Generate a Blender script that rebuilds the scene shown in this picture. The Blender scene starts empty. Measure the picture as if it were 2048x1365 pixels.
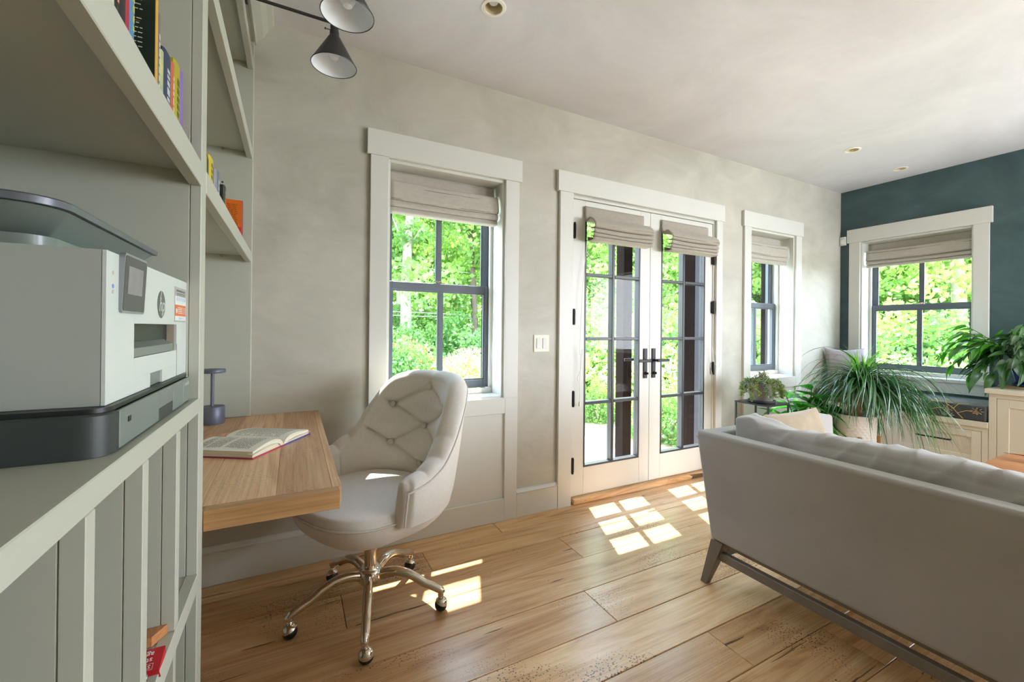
import bpy, bmesh, math, random
import numpy as np
from mathutils import Vector, Matrix, noise as mnoise
random.seed(7); RNG = np.random.default_rng(11)
S = bpy.context.scene
COL = S.collection
R = math.radians
PI = math.pi

# ------------------------------------------------------------------ camera
cam_d = bpy.data.cameras.new('camera'); cam = bpy.data.objects.new('camera', cam_d); COL.objects.link(cam)
S.camera = cam
cam_d.sensor_width = 36.0; cam_d.lens = 840.73 / 2048 * 36.0
cam_d.shift_x = 2.32 / 2048; cam_d.shift_y = -25.57 / 2048
cam_d.clip_start = 0.02; cam_d.clip_end = 300
yaw, pit, rol = R(27.409), R(0.122), R(0.564)
v = Vector((math.sin(yaw) * math.cos(pit), math.cos(yaw) * math.cos(pit), math.sin(pit)))
r0 = Vector((math.cos(yaw), -math.sin(yaw), 0)); u0 = r0.cross(v)
rr = r0 * math.cos(rol) + u0 * math.sin(rol); uu = rr.cross(v)
mw = Matrix((rr, uu, -v)).transposed().to_4x4(); mw.translation = (-0.0012, -2.3542, 1.1919)
cam.matrix_world = mw

# ------------------------------------------------------------------ world, sun, fill, exposure
W = bpy.data.worlds.new('world'); S.world = W; W.use_nodes = True
wn = W.node_tree.nodes; wl = W.node_tree.links
bg = wn['Background']; tc = wn.new('ShaderNodeTexCoord'); sep = wn.new('ShaderNodeSeparateXYZ')
ramp = wn.new('ShaderNodeValToRGB')
wl.new(tc.outputs['Generated'], sep.inputs[0]); wl.new(sep.outputs['Z'], ramp.inputs[0]); wl.new(ramp.outputs[0], bg.inputs[0])
ramp.color_ramp.elements[0].position = 0.0; ramp.color_ramp.elements[0].color = (0.80, 0.90, 1.0, 1)
ramp.color_ramp.elements[1].position = 0.8; ramp.color_ramp.elements[1].color = (0.50, 0.70, 1.0, 1)
bg.inputs[1].default_value = 8.0
sun_d = bpy.data.lights.new('sun', 'SUN'); sun = bpy.data.objects.new('sun', sun_d); COL.objects.link(sun)
sun_d.energy = 11.0; sun_d.angle = R(0.6); sun_d.color = (1.0, 0.95, 0.87)
sun.rotation_euler = Vector((-0.182, -0.443, -1.0)).to_track_quat('-Z', 'Y').to_euler()
def area(name, loc, to, sx, sy, e, col=(1, 1, 1)):
    d = bpy.data.lights.new(name, 'AREA'); d.shape = 'RECTANGLE'; d.size = sx; d.size_y = sy; d.energy = e; d.color = col
    o = bpy.data.objects.new(name, d); COL.objects.link(o); o.location = loc
    o.rotation_euler = (Vector(to) - Vector(loc)).to_track_quat('-Z', 'Y').to_euler()
    return o
# added fill lamps, set at assumed window openings in wall_right and wall_front
area('side_fill', (5.40, -3.4, 1.5), (0.2, -1.2, 1.3), 1.5, 1.3, 64, (0.93, 0.96, 1.0))
area('rear_fill', (4.2, -4.90, 1.0), (2.6, -1.6, 2.67), 0.95, 1.3, 26, (0.93, 0.96, 1.0))
S.view_settings.view_transform = 'Standard'; S.view_settings.look = 'None'; S.view_settings.gamma = 1.0
S.view_settings.use_curve_mapping = False; S.view_settings.exposure = 1.08
try:
    S.cycles.use_denoising = True; S.cycles.max_bounces = 10; S.cycles.diffuse_bounces = 6
    S.cycles.transparent_max_bounces = 24; S.cycles.caustics_reflective = False; S.cycles.caustics_refractive = False
    S.cycles.sample_clamp_indirect = 6.0
except Exception: pass

# ------------------------------------------------------------------ materials
def lin(c):
    return tuple(((x / 255) / 12.92 if x / 255 <= 0.04045 else ((x / 255 + 0.055) / 1.055) ** 2.4) for x in c) + (1,)
def mul(c, k): return tuple(min(1, x * k) for x in c[:3]) + (1,)
MATS = {}
def newmat(name):
    m = bpy.data.materials.new(name); m.use_nodes = True; MATS[name] = m
    nt = m.node_tree; return m, nt.nodes, nt.links, nt.nodes['Principled BSDF']
def texco(N, L, kind='Object', scale=(1, 1, 1), rnd=False):
    t = N.new('ShaderNodeTexCoord'); mp = N.new('ShaderNodeMapping'); mp.inputs['Scale'].default_value = scale
    L.new(t.outputs[kind], mp.inputs[0])
    if rnd:
        oi = N.new('ShaderNodeObjectInfo'); mm = N.new('ShaderNodeMath'); mm.operation = 'MULTIPLY'; mm.inputs[1].default_value = 37.0
        L.new(oi.outputs['Random'], mm.inputs[0]); L.new(mm.outputs[0], mp.inputs['Location'])
    return mp
def ramp2(N, L, src, c0, c1, p0=0.3, p1=0.7):
    r = N.new('ShaderNodeValToRGB'); r.color_ramp.elements[0].position = p0; r.color_ramp.elements[1].position = p1
    r.color_ramp.elements[0].color = c0; r.color_ramp.elements[1].color = c1; L.new(src, r.inputs[0]); return r
def M(name, c, rough=0.5, metal=0.0, var=0.0, vs=6.0, bump=0.0, bs=60.0, stretch=(1, 1, 1), c2=None, sheen=0.0, coat=0.0, spec=0.5, rnd=False, detail=4, dist=0.004):
    m, N, L, b = newmat(name)
    base = lin(c); b.inputs['Roughness'].default_value = rough; b.inputs['Metallic'].default_value = metal
    b.inputs['Specular IOR Level'].default_value = spec
    b.inputs['Sheen Weight'].default_value = sheen; b.inputs['Coat Weight'].default_value = coat
    if var or c2:
        mp = texco(N, L, 'Object', stretch, rnd); n = N.new('ShaderNodeTexNoise'); n.inputs['Scale'].default_value = vs; n.inputs['Detail'].default_value = detail
        L.new(mp.outputs[0], n.inputs[0])
        ca, cb = (mul(base, 1 - var), mul(base, 1 + var)) if not c2 else (base, lin(c2))
        r = ramp2(N, L, n.outputs[0], ca, cb); L.new(r.outputs[0], b.inputs['Base Color'])
    else: b.inputs['Base Color'].default_value = base
    if bump:
        mp = texco(N, L, 'Object', stretch); n = N.new('ShaderNodeTexNoise'); n.inputs['Scale'].default_value = bs; n.inputs['Detail'].default_value = 3
        L.new(mp.outputs[0], n.inputs[0]); bp = N.new('ShaderNodeBump'); bp.inputs['Strength'].default_value = bump; bp.inputs['Distance'].default_value = dist
        L.new(n.outputs[0], bp.inputs['Height']); L.new(bp.outputs[0], b.inputs['Normal'])
    return m
def plaster(name, c, c2, rough, s=1.6, stretch=(1, 1, 1.6)):
    m, N, L, b = newmat(name)
    mp = texco(N, L, 'Object', stretch)
    a = N.new('ShaderNodeTexNoise'); a.inputs['Scale'].default_value = s; a.inputs['Detail'].default_value = 9; a.inputs['Roughness'].default_value = 0.62; a.inputs['Distortion'].default_value = 0.9
    L.new(mp.outputs[0], a.inputs[0]); r = ramp2(N, L, a.outputs[0], lin(c), lin(c2), 0.32, 0.68); L.new(r.outputs[0], b.inputs['Base Color'])
    b.inputs['Roughness'].default_value = rough
    n = N.new('ShaderNodeTexNoise'); n.inputs['Scale'].default_value = 9; n.inputs['Detail'].default_value = 8; L.new(mp.outputs[0], n.inputs[0])
    bp = N.new('ShaderNodeBump'); bp.inputs['Strength'].default_value = 0.25; bp.inputs['Distance'].default_value = 0.012
    L.new(n.outputs[0], bp.inputs['Height']); L.new(bp.outputs[0], b.inputs['Normal'])
    return m
def woodmat(name, dark, mid, light, axis='x', rough=0.35, holes=0.0, rnd=True, scale=1.0):
    m, N, L, b = newmat(name)
    st = {'x': (0.9, 9, 9), 'y': (9, 0.9, 9), 'z': (9, 9, 0.9)}[axis]
    mp = texco(N, L, 'Object', tuple(q * scale for q in st), rnd)
    a = N.new('ShaderNodeTexNoise'); a.inputs['Scale'].default_value = 1.3; a.inputs['Detail'].default_value = 7; a.inputs['Roughness'].default_value = 0.6; a.inputs['Distortion'].default_value = 1.3
    L.new(mp.outputs[0], a.inputs[0])
    r = N.new('ShaderNodeValToRGB'); cr = r.color_ramp; cr.elements[0].position = 0.26; cr.elements[0].color = lin(dark)
    cr.elements[1].position = 0.75; cr.elements[1].color = lin(light); e = cr.elements.new(0.46); e.color = lin(mid)
    L.new(a.outputs[0], r.inputs[0])
    # fine grain
    mp2 = texco(N, L, 'Object', tuple(q * scale * (1 if q < 2 else 7) for q in st), rnd)
    g = N.new('ShaderNodeTexNoise'); g.inputs['Scale'].default_value = 3.0; g.inputs['Detail'].default_value = 5; L.new(mp2.outputs[0], g.inputs[0])
    gr = ramp2(N, L, g.outputs[0], (0.72, 0.68, 0.62, 1), (1.06, 1.04, 1.02, 1), 0.36, 0.56)
    mx = N.new('ShaderNodeMixRGB'); mx.blend_type = 'MULTIPLY'; mx.inputs[0].default_value = 0.55
    L.new(r.outputs[0], mx.inputs[1]); L.new(gr.outputs[0], mx.inputs[2]); out = mx.outputs[0]
    if rnd:
        oi = N.new('ShaderNodeObjectInfo'); rv = ramp2(N, L, oi.outputs['Random'], (0.80, 0.74, 0.68, 1), (1.10, 1.10, 1.08, 1), 0.0, 1.0)
        m3 = N.new('ShaderNodeMixRGB'); m3.blend_type = 'MULTIPLY'; m3.inputs[0].default_value = 1.0
        L.new(out, m3.inputs[1]); L.new(rv.outputs[0], m3.inputs[2]); out = m3.outputs[0]
    hgt = g.outputs[0]
    if holes:
        # worm holes and nail holes: small dark cells, gathered where a wide noise is high; checks: long dark splits
        mh = texco(N, L, 'Object', (1, 1.5, 1), rnd); vo = N.new('ShaderNodeTexVoronoi'); vo.inputs['Scale'].default_value = 84; L.new(mh.outputs[0], vo.inputs[0])
        wn_ = N.new('ShaderNodeTexNoise'); wn_.inputs['Scale'].default_value = 2.2; wn_.inputs['Detail'].default_value = 2; L.new(mh.outputs[0], wn_.inputs[0])
        ms = N.new('ShaderNodeMapRange'); ms.inputs['From Min'].default_value = 0.45; ms.inputs['From Max'].default_value = 0.68; ms.inputs['To Min'].default_value = 0.0; ms.inputs['To Max'].default_value = 0.33
        L.new(wn_.outputs[0], ms.inputs[0])
        lt = N.new('ShaderNodeMath'); lt.operation = 'LESS_THAN'; L.new(vo.outputs['Distance'], lt.inputs[0]); L.new(ms.outputs[0], lt.inputs[1])
        v2 = N.new('ShaderNodeTexVoronoi'); v2.inputs['Scale'].default_value = 7.0; L.new(mh.outputs[0], v2.inputs[0])
        l2 = N.new('ShaderNodeMath'); l2.operation = 'LESS_THAN'; l2.inputs[1].default_value = 0.035; L.new(v2.outputs['Distance'], l2.inputs[0])
        mc = texco(N, L, 'Object', (0.7, 13, 1), rnd); nc = N.new('ShaderNodeTexNoise'); nc.inputs['Scale'].default_value = 2.0; nc.inputs['Detail'].default_value = 3; nc.inputs['Distortion'].default_value = 0.4; L.new(mc.outputs[0], nc.inputs[0])
        l3 = N.new('ShaderNodeMath'); l3.operation = 'GREATER_THAN'; l3.inputs[1].default_value = 0.705; L.new(nc.outputs[0], l3.inputs[0])
        ad = N.new('ShaderNodeMath'); ad.operation = 'MAXIMUM'; L.new(lt.outputs[0], ad.inputs[0]); L.new(l2.outputs[0], ad.inputs[1])
        ad2 = N.new('ShaderNodeMath'); ad2.operation = 'MAXIMUM'; L.new(ad.outputs[0], ad2.inputs[0]); L.new(l3.outputs[0], ad2.inputs[1])
        vk = N.new('ShaderNodeTexVoronoi'); vk.inputs['Scale'].default_value = 1.25; L.new(mh.outputs[0], vk.inputs[0])
        nk = N.new('ShaderNodeTexNoise'); nk.inputs['Scale'].default_value = 34; nk.inputs['Detail'].default_value = 3; L.new(mh.outputs[0], nk.inputs[0])
        ks = N.new('ShaderNodeMath'); ks.operation = 'MULTIPLY_ADD'; ks.inputs[1].default_value = 0.075; L.new(nk.outputs[0], ks.inputs[0]); L.new(vk.outputs['Distance'], ks.inputs[2])
        lk = N.new('ShaderNodeMath'); lk.operation = 'LESS_THAN'; lk.inputs[1].default_value = 0.056; L.new(ks.outputs[0], lk.inputs[0])
        ad3 = N.new('ShaderNodeMath'); ad3.operation = 'MAXIMUM'; L.new(ad2.outputs[0], ad3.inputs[0]); L.new(lk.outputs[0], ad3.inputs[1]); ad2 = ad3
        m4 = N.new('ShaderNodeMixRGB'); m4.inputs[2].default_value = lin((46, 34, 26)); 
        k = N.new('ShaderNodeMath'); k.operation = 'MULTIPLY'; k.inputs[1].default_value = holes; L.new(ad2.outputs[0], k.inputs[0]); L.new(k.outputs[0], m4.inputs[0])
        L.new(out, m4.inputs[1]); out = m4.outputs[0]
    L.new(out, b.inputs['Base Color']); b.inputs['Roughness'].default_value = rough
    bp = N.new('ShaderNodeBump'); bp.inputs['Strength'].default_value = 0.12; bp.inputs['Distance'].default_value = 0.002
    L.new(hgt, bp.inputs['Height']); L.new(bp.outputs[0], b.inputs['Normal'])
    return m
def leafmat(name, c, c2, trans=0.35, rough=0.35, rnd=True, gloss=0.06, nscale=9):
    m, N, L, b = newmat(name); N.remove(b); outn = N['Material Output']
    mp = texco(N, L, 'Object', (1, 1, 1), rnd); n = N.new('ShaderNodeTexNoise'); n.inputs['Scale'].default_value = nscale; L.new(mp.outputs[0], n.inputs[0])
    r = ramp2(N, L, n.outputs[0], lin(c), lin(c2), 0.35, 0.65)
    d = N.new('ShaderNodeBsdfDiffuse'); t = N.new('ShaderNodeBsdfTranslucent'); g = N.new('ShaderNodeBsdfGlossy'); g.inputs['Roughness'].default_value = rough
    br = N.new('ShaderNodeMixRGB'); br.blend_type = 'MULTIPLY'; br.inputs[0].default_value = 1; br.inputs[2].default_value = (1.2, 1.3, 0.75, 1)
    L.new(r.outputs[0], d.inputs[0]); L.new(r.outputs[0], br.inputs[1]); L.new(br.outputs[0], t.inputs[0])
    x = N.new('ShaderNodeMixShader'); x.inputs[0].default_value = trans; L.new(d.outputs[0], x.inputs[1]); L.new(t.outputs[0], x.inputs[2])
    y = N.new('ShaderNodeMixShader'); y.inputs[0].default_value = gloss; L.new(x.outputs[0], y.inputs[1]); L.new(g.outputs[0], y.inputs[2])
    L.new(y.outputs[0], outn.inputs[0]); return m
def glassmat(name):
    m, N, L, b = newmat(name); N.remove(b); outn = N['Material Output']
    t = N.new('ShaderNodeBsdfTransparent'); t.inputs[0].default_value = (0.97, 0.985, 0.975, 1); g = N.new('ShaderNodeBsdfGlossy'); g.inputs['Roughness'].default_value = 0.01
    f = N.new('ShaderNodeFresnel'); f.inputs[0].default_value = 1.25
    ge = N.new('ShaderNodeNewGeometry'); iv = N.new('ShaderNodeMath'); iv.operation = 'SUBTRACT'; iv.inputs[0].default_value = 1.0; L.new(ge.outputs['Backfacing'], iv.inputs[1])
    ff = N.new('ShaderNodeMath'); ff.operation = 'MULTIPLY'; L.new(f.outputs[0], ff.inputs[0]); L.new(iv.outputs[0], ff.inputs[1])   # reflect once per pane, on the face entered
    x = N.new('ShaderNodeMixShader'); L.new(ff.outputs[0], x.inputs[0]); L.new(t.outputs[0], x.inputs[1]); L.new(g.outputs[0], x.inputs[2])
    L.new(x.outputs[0], outn.inputs[0]); return m

WALL = plaster('wall_plaster', (176, 173, 161), (198, 195, 184), 0.55)
CEIL = plaster('ceiling_plaster', (204, 204, 208), (222, 222, 226), 0.6, 1.3, (1, 1, 1))
TEAL = plaster('teal_plaster', (52, 76, 80), (74, 98, 100), 0.42, 2.0, (1, 1, 1.4))
TRIM = M('trim_paint', (213, 213, 207), 0.38, var=0.015, vs=3)
SHELF = M('bookcase_paint', (184, 186, 174), 0.42, var=0.02, vs=3)
BENCHP = M('bench_paint', (222, 213, 194), 0.42, var=0.02, vs=3)
SASH = M('sash_paint', (96, 104, 114), 0.42, var=0.03, vs=5)
MUNT = M('door_muntin_bronze', (52, 52, 56), 0.4, var=0.05, vs=9)
BLACK = M('black_iron', (26, 26, 28), 0.45, metal=0.3, var=0.1, vs=12)
GLASS = glassmat('window_glass')
FLOORW = woodmat('reclaimed_oak', (162, 118, 74), (212, 170, 122), (234, 204, 162), 'x', 0.28, holes=0.85)
SUBF = M('subfloor', (60, 42, 28), 0.8, var=0.1)
DESKW = woodmat('desk_oak', (176, 130, 92), (218, 178, 138), (236, 206, 170), 'y', 0.42, holes=0.25)
LIVEW = woodmat('live_edge_wood', (112, 62, 34), (176, 110, 66), (206, 148, 100), 'y', 0.3, rnd=False)
STANDW = woodmat('stand_wood', (120, 82, 46), (168, 122, 72), (190, 146, 94), 'z', 0.45, rnd=False)
EXTJ = M('outer_jamb_grey', (52, 50, 58), 0.6, var=0.1, vs=8)
TIMBER = M('post_brown', (26, 17, 14), 0.9, spec=0.1, var=0.25, vs=10, stretch=(1, 1, 0.2))
LINEN = M('blind_linen', (184, 178, 168), 0.85, var=0.06, vs=40, bump=0.25, bs=260, sheen=0.2, stretch=(1, 1, 2.2))
LINEND = M('door_blind_linen', (166, 158, 146), 0.85, var=0.06, vs=40, bump=0.25, bs=260, sheen=0.2, stretch=(1, 1, 2.2))
CORD = M('blind_cord', (226, 224, 216), 0.7, var=0.03)
CHAIRF = M('chair_linen', (220, 214, 206), 0.82, var=0.035, vs=90, bump=0.2, bs=500, sheen=0.25)
PIPE = M('chair_piping', (206, 200, 190), 0.8, var=0.04, vs=60)
NICKEL = M('polished_nickel', (214, 204, 190), 0.10, metal=1.0, var=0.02, vs=8)
RUBBER = M('black_rubber', (22, 22, 23), 0.4, var=0.1)
SOFAF = M('sofa_velvet', (156, 149, 145), 0.78, var=0.07, vs=3.5, bump=0.2, bs=420, sheen=0.45)
SOFAW = M('sofa_leg_wood', (112, 102, 92), 0.45, var=0.10, vs=14, stretch=(1, 1, 0.2))
TANF = M('tan_fleece', (168, 148, 120), 0.95, var=0.06, vs=60, bump=0.6, bs=240, sheen=0.5)
# ------------------------------------------------------------------ builders
ORG = {}
class MB:
    def __init__(s): s.v = []; s.f = []
    def add(s, V, F):
        o = len(s.v); s.v += [tuple(p) for p in V]; s.f += [tuple(i + o for i in f) for f in F]; return s
    def box(s, a, b, ch=0.0):
        x0, x1 = sorted((a[0], b[0])); y0, y1 = sorted((a[1], b[1])); z0, z1 = sorted((a[2], b[2]))
        c = min(ch, (x1 - x0) * .45, (y1 - y0) * .45, (z1 - z0) * .45)
        if c <= 0:
            V = [(x, y, z) for x in (x0, x1) for y in (y0, y1) for z in (z0, z1)]
            return s.add(V, [(0, 1, 3, 2), (4, 6, 7, 5), (0, 4, 5, 1), (2, 3, 7, 6), (0, 2, 6, 4), (1, 5, 7, 3)])
        bm = bmesh.new(); bmesh.ops.create_cube(bm, size=1)
        for q in bm.verts: q.co = Vector(((x0 + x1) / 2 + q.co.x * (x1 - x0), (y0 + y1) / 2 + q.co.y * (y1 - y0), (z0 + z1) / 2 + q.co.z * (z1 - z0)))
        bmesh.ops.bevel(bm, geom=list(bm.edges), offset=c, segments=1, affect='EDGES', clamp_overlap=True)
        return s.bm(bm)
    def bm(s, bm):
        bm.verts.ensure_lookup_table(); bm.verts.index_update()
        s.add([q.co[:] for q in bm.verts], [[q.index for q in f.verts] for f in bm.faces]); bm.free(); return s
    def rbox(s, a, b, r, seg=4):
        bm = bmesh.new(); bmesh.ops.create_cube(bm, size=1)
        for q in bm.verts: q.co = Vector(tuple((a[i] + b[i]) / 2 + q.co[i] * abs(b[i] - a[i]) for i in range(3)))
        bmesh.ops.bevel(bm, geom=list(bm.edges), offset=r, segments=seg, profile=0.5, affect='EDGES', clamp_overlap=True)
        return s.bm(bm)
    def hull8(s, P):  # eight corners: bottom 4 ccw, top 4 ccw
        return s.add(P, [(3, 2, 1, 0), (4, 5, 6, 7), (0, 1, 5, 4), (1, 2, 6, 5), (2, 3, 7, 6), (3, 0, 4, 7)])
    def prism(s, poly, fn, cap=True):
        # poly: list of 2D points; fn(p, k) -> 3D for k = 0 / 1
        n = len(poly); V = [fn(p, 0) for p in poly] + [fn(p, 1) for p in poly]
        F = [(i, (i + 1) % n, n + (i + 1) % n, n + i) for i in range(n)]
        if cap: F += [tuple(range(n - 1, -1, -1)), tuple(range(n, 2 * n))]
        return s.add(V, F)
    def lathe(s, prof, c=(0, 0, 0), n=24, cap=True, sc=(1, 1)):
        V = []; F = []; m = len(prof)
        for i in range(n):
            a = 2 * PI * i / n
            for (r, z) in prof: V.append((c[0] + r * sc[0] * math.cos(a), c[1] + r * sc[1] * math.sin(a), c[2] + z))
        for i in range(n):
            j = (i + 1) % n
            for k in range(m - 1): F.append((i * m + k, j * m + k, j * m + k + 1, i * m + k + 1))
        if cap:
            if prof[0][0] > 1e-6: F.append(tuple(i * m for i in range(n - 1, -1, -1)))
            if prof[-1][0] > 1e-6: F.append(tuple(i * m + m - 1 for i in range(n)))
        return s.add(V, F)
    def tube(s, path, r, n=8, cap=True, flat=1.0):
        P = [Vector(p) for p in path]; V = []; F = []; k = len(P)
        rs = r if isinstance(r, (list, tuple, np.ndarray)) else [r] * k
        up = Vector((0, 0, 1))
        for i in range(k):
            t = (P[min(i + 1, k - 1)] - P[max(i - 1, 0)]).normalized()
            ref = up if abs(t.z) < 0.95 else Vector((1, 0, 0))
            a = t.cross(ref).normalized(); b = a.cross(t).normalized()
            for j in range(n):
                q = 2 * PI * j / n; V.append(P[i] + a * (math.cos(q) * rs[i]) + b * (math.sin(q) * rs[i] * flat))
        for i in range(k - 1):
            for j in range(n): F.append((i * n + j, i * n + (j + 1) % n, (i + 1) * n + (j + 1) % n, (i + 1) * n + j))
        if cap: F += [tuple(range(n - 1, -1, -1)), tuple(range((k - 1) * n, k * n))]
        return s.add(V, F)
    def grid(s, fn, nu, nv, cu=False, cv=False):
        V = [fn(i / (nu if cu else nu - 1), j / (nv if cv else nv - 1)) for i in range(nu) for j in range(nv)]
        F = []
        for i in range(nu if cu else nu - 1):
            for j in range(nv if cv else nv - 1):
                a, b = (i + 1) % nu, (j + 1) % nv
                F.append((i * nv + j, a * nv + j, a * nv + b, i * nv + b))
        return s.add(V, F)
    def build(s, name, mat, parent=None, smooth=False, recalc=True, local=False, wn=False, solid=0.0, sub=0):
        me = bpy.data.meshes.new(name)
        o0 = Vector((0, 0, 0))
        if parent is not None and not local: o0 = ORG.get(parent.name, o0)
        me.from_pydata([(p[0] - o0[0], p[1] - o0[1], p[2] - o0[2]) for p in s.v], [], s.f)
        if recalc:
            b = bmesh.new(); b.from_mesh(me); bmesh.ops.recalc_face_normals(b, faces=b.faces); b.to_mesh(me); b.free()
        if isinstance(mat, (list, tuple)):
            for q in mat: me.materials.append(q)
        else: me.materials.append(mat)
        if smooth:
            me.polygons.foreach_set('use_smooth', [True] * len(me.polygons))
            if smooth != 2:
                try: me.set_sharp_from_angle(angle=R(42))
                except Exception: pass
        me.update()
        o = bpy.data.objects.new(name, me); COL.objects.link(o)
        if parent is not None:
            o.parent = parent; ORG[o.name] = o0
        else: ORG[o.name] = Vector((0, 0, 0))
        if wn:
            w = o.modifiers.new('wn', 'WEIGHTED_NORMAL'); w.keep_sharp = True
        if solid:
            q = o.modifiers.new('solid', 'SOLIDIFY'); q.thickness = solid
        if sub:
            q = o.modifiers.new('sub', 'SUBSURF'); q.levels = sub; q.render_levels = sub
        return o
def tag(o, label=None, cat=None, group=None, kind=None):
    if label: o['label'] = label
    if cat: o['category'] = cat
    if group: o['group'] = group
    if kind: o['kind'] = kind
    return o
def thing(name, loc, label=None, cat=None, group=None, rz=0.0, kind=None):
    o = bpy.data.objects.new(name, None); COL.objects.link(o); o.location = loc; o.rotation_euler = (0, 0, rz)
    o.empty_display_size = 0.05; ORG[o.name] = Vector(loc)
    return tag(o, label, cat, group, kind)
def part_copy(o, parent):
    c = o.copy(); COL.objects.link(c); c.parent = parent; ORG[c.name] = ORG.get(parent.name, Vector((0, 0, 0))); return c
def copy_tree(o, loc=None, rz=None, label=None):
    r = o.copy(); COL.objects.link(r)
    if loc is not None: r.location = loc
    if rz is not None: r.rotation_euler = (0, 0, rz)
    if label: r['label'] = label
    for ch in list(o.children):
        c = ch.copy(); COL.objects.link(c); c.parent = r
        for g in list(ch.children):
            d = g.copy(); COL.objects.link(d); d.parent = c
    return r
def bx(name, a, b, mat, parent=None, ch=0.002):
    return MB().box(a, b, ch).build(name, mat, parent)
def text_geo(txt, size, shear=0.0, ext=0.0003, align='CENTER', spacing=1.0):
    cu = bpy.data.curves.new('t', 'FONT'); cu.body = txt; cu.size = size; cu.shear = shear; cu.extrude = ext; cu.align_x = align; cu.align_y = 'CENTER'; cu.space_character = spacing; cu.resolution_u = 3
    o = bpy.data.objects.new('t', cu); COL.objects.link(o); dg = bpy.context.evaluated_depsgraph_get(); dg.update()
    me = bpy.data.meshes.new_from_object(o.evaluated_get(dg)); V = [q.co[:] for q in me.vertices]; F = [tuple(p.vertices) for p in me.polygons]
    bpy.data.objects.remove(o); bpy.data.curves.remove(cu); bpy.data.meshes.remove(me); return V, F
def placed(V, o, ex, ey, en):
    o, ex, ey, en = Vector(o), Vector(ex), Vector(ey), Vector(en)
    return [o + ex * p[0] + ey * p[1] + en * p[2] for p in V]

# ------------------------------------------------------------------ room shell
ZC = 2.67; XR = 5.156; XL = -0.62; YF = -4.8
def wall(name, ur, zr, holes, box, mat):
    us = sorted(set([ur[0], ur[1]] + [h[0] for h in holes] + [h[1] for h in holes])); mb = MB()
    for a, b in zip(us, us[1:]):
        zs = [zr[0]]
        for h in sorted(holes, key=lambda h: h[2]):
            if h[0] <= a + 1e-6 and h[1] >= b - 1e-6: zs += [h[2], h[3]]
        zs.append(zr[1])
        for k in range(0, len(zs), 2):
            if zs[k + 1] - zs[k] > 1e-4: box(mb, a, b, zs[k], zs[k + 1])
    o = mb.build(name, mat); o['kind'] = 'structure'; return o
H1 = (0.449, 1.172, 0.765, 2.121); HD = (1.675, 3.150, 0.0, 2.112); H3 = (3.610, 4.311, 0.765, 2.121); H4 = (-0.99, -0.175, 0.775, 2.121)
TW = 0.27
wall('wall_back', (XL - 0.2, XR + TW), (-0.1, ZC + 0.15), [H1, HD, H3], lambda m, a, b, c, d: m.box((a, 0, c), (b, TW, d)), WALL)
wall('wall_right', (YF, -0.0005), (-0.1, ZC + 0.15), [H4, (-4.2, -2.65, 0.8, 2.2)], lambda m, a, b, c, d: m.box((XR, a, c), (XR + TW, b, d)), TEAL)  # second opening is assumed, added to house the side fill lamp
wall('wall_left', (YF, -0.0005), (-0.1, ZC + 0.15), [], lambda m, a, b, c, d: m.box((XL - 0.2, a, c), (XL, b, d)), WALL)
wall('wall_front', (XL, XR), (-0.1, ZC + 0.15), [(3.7, 4.7, 0.3, 2.1)], lambda m, a, b, c, d: m.box((a, YF - 0.15, c), (b, YF, d)), WALL)  # unseen opening, added to let fill light in from behind
CEILING = MB()
# ceiling with round holes for the three recessed lamps: a quad strip with octagon cut-outs
DL = [(0.804, -0.598), (4.008, -0.601), (4.837, -0.604)]
def ceil_mesh():
    m = MB(); xs = [XL - 0.2]
    for (cx, cy) in DL: xs += [cx - 0.1, cx + 0.1]
    xs.append(XR + 0.1); y0, ya, yb, y1 = YF, -0.7, -0.5, 0.1
    for i, (a, b) in enumerate(zip(xs, xs[1:])):
        m.add([(a, y0, ZC), (b, y0, ZC), (b, ya, ZC), (a, ya, ZC)], [(0, 1, 2, 3)]); m.add([(a, yb, ZC), (b, yb, ZC), (b, y1, ZC), (a, y1, ZC)], [(0, 1, 2, 3)])
        if i % 2 == 0: m.add([(a, ya, ZC), (b, ya, ZC), (b, yb, ZC), (a, yb, ZC)], [(0, 1, 2, 3)])
        else:
            cx, cy = DL[i // 2]; n = 32; V = []
            for k in range(n):
                t = 2 * PI * k / n; c, s_ = math.cos(t), math.sin(t); q = 0.1 / max(abs(c), abs(s_))
                oy = cy + q * s_; oy = ya if abs(oy - (cy - 0.1)) < 1e-4 else (yb if abs(oy - (cy + 0.1)) < 1e-4 else oy)
                V += [(cx + 0.040 * c, cy + 0.040 * s_, ZC), (cx + q * c, oy, ZC)]
            m.add(V, [(2 * k, 2 * k + 1, 2 * ((k + 1) % n) + 1, 2 * ((k + 1) % n)) for k in range(n)])
    return m
ceil = ceil_mesh().build('ceiling', CEIL, recalc=False); ceil['kind'] = 'structure'
roof = bx('roof', (XL - 0.6, YF - 0.4, ZC + 0.2), (XR + 0.7, 0.60, ZC + 0.3), M('roof_soffit', (214, 210, 200), 0.6, var=0.03)); roof['kind'] = 'structure'

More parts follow.
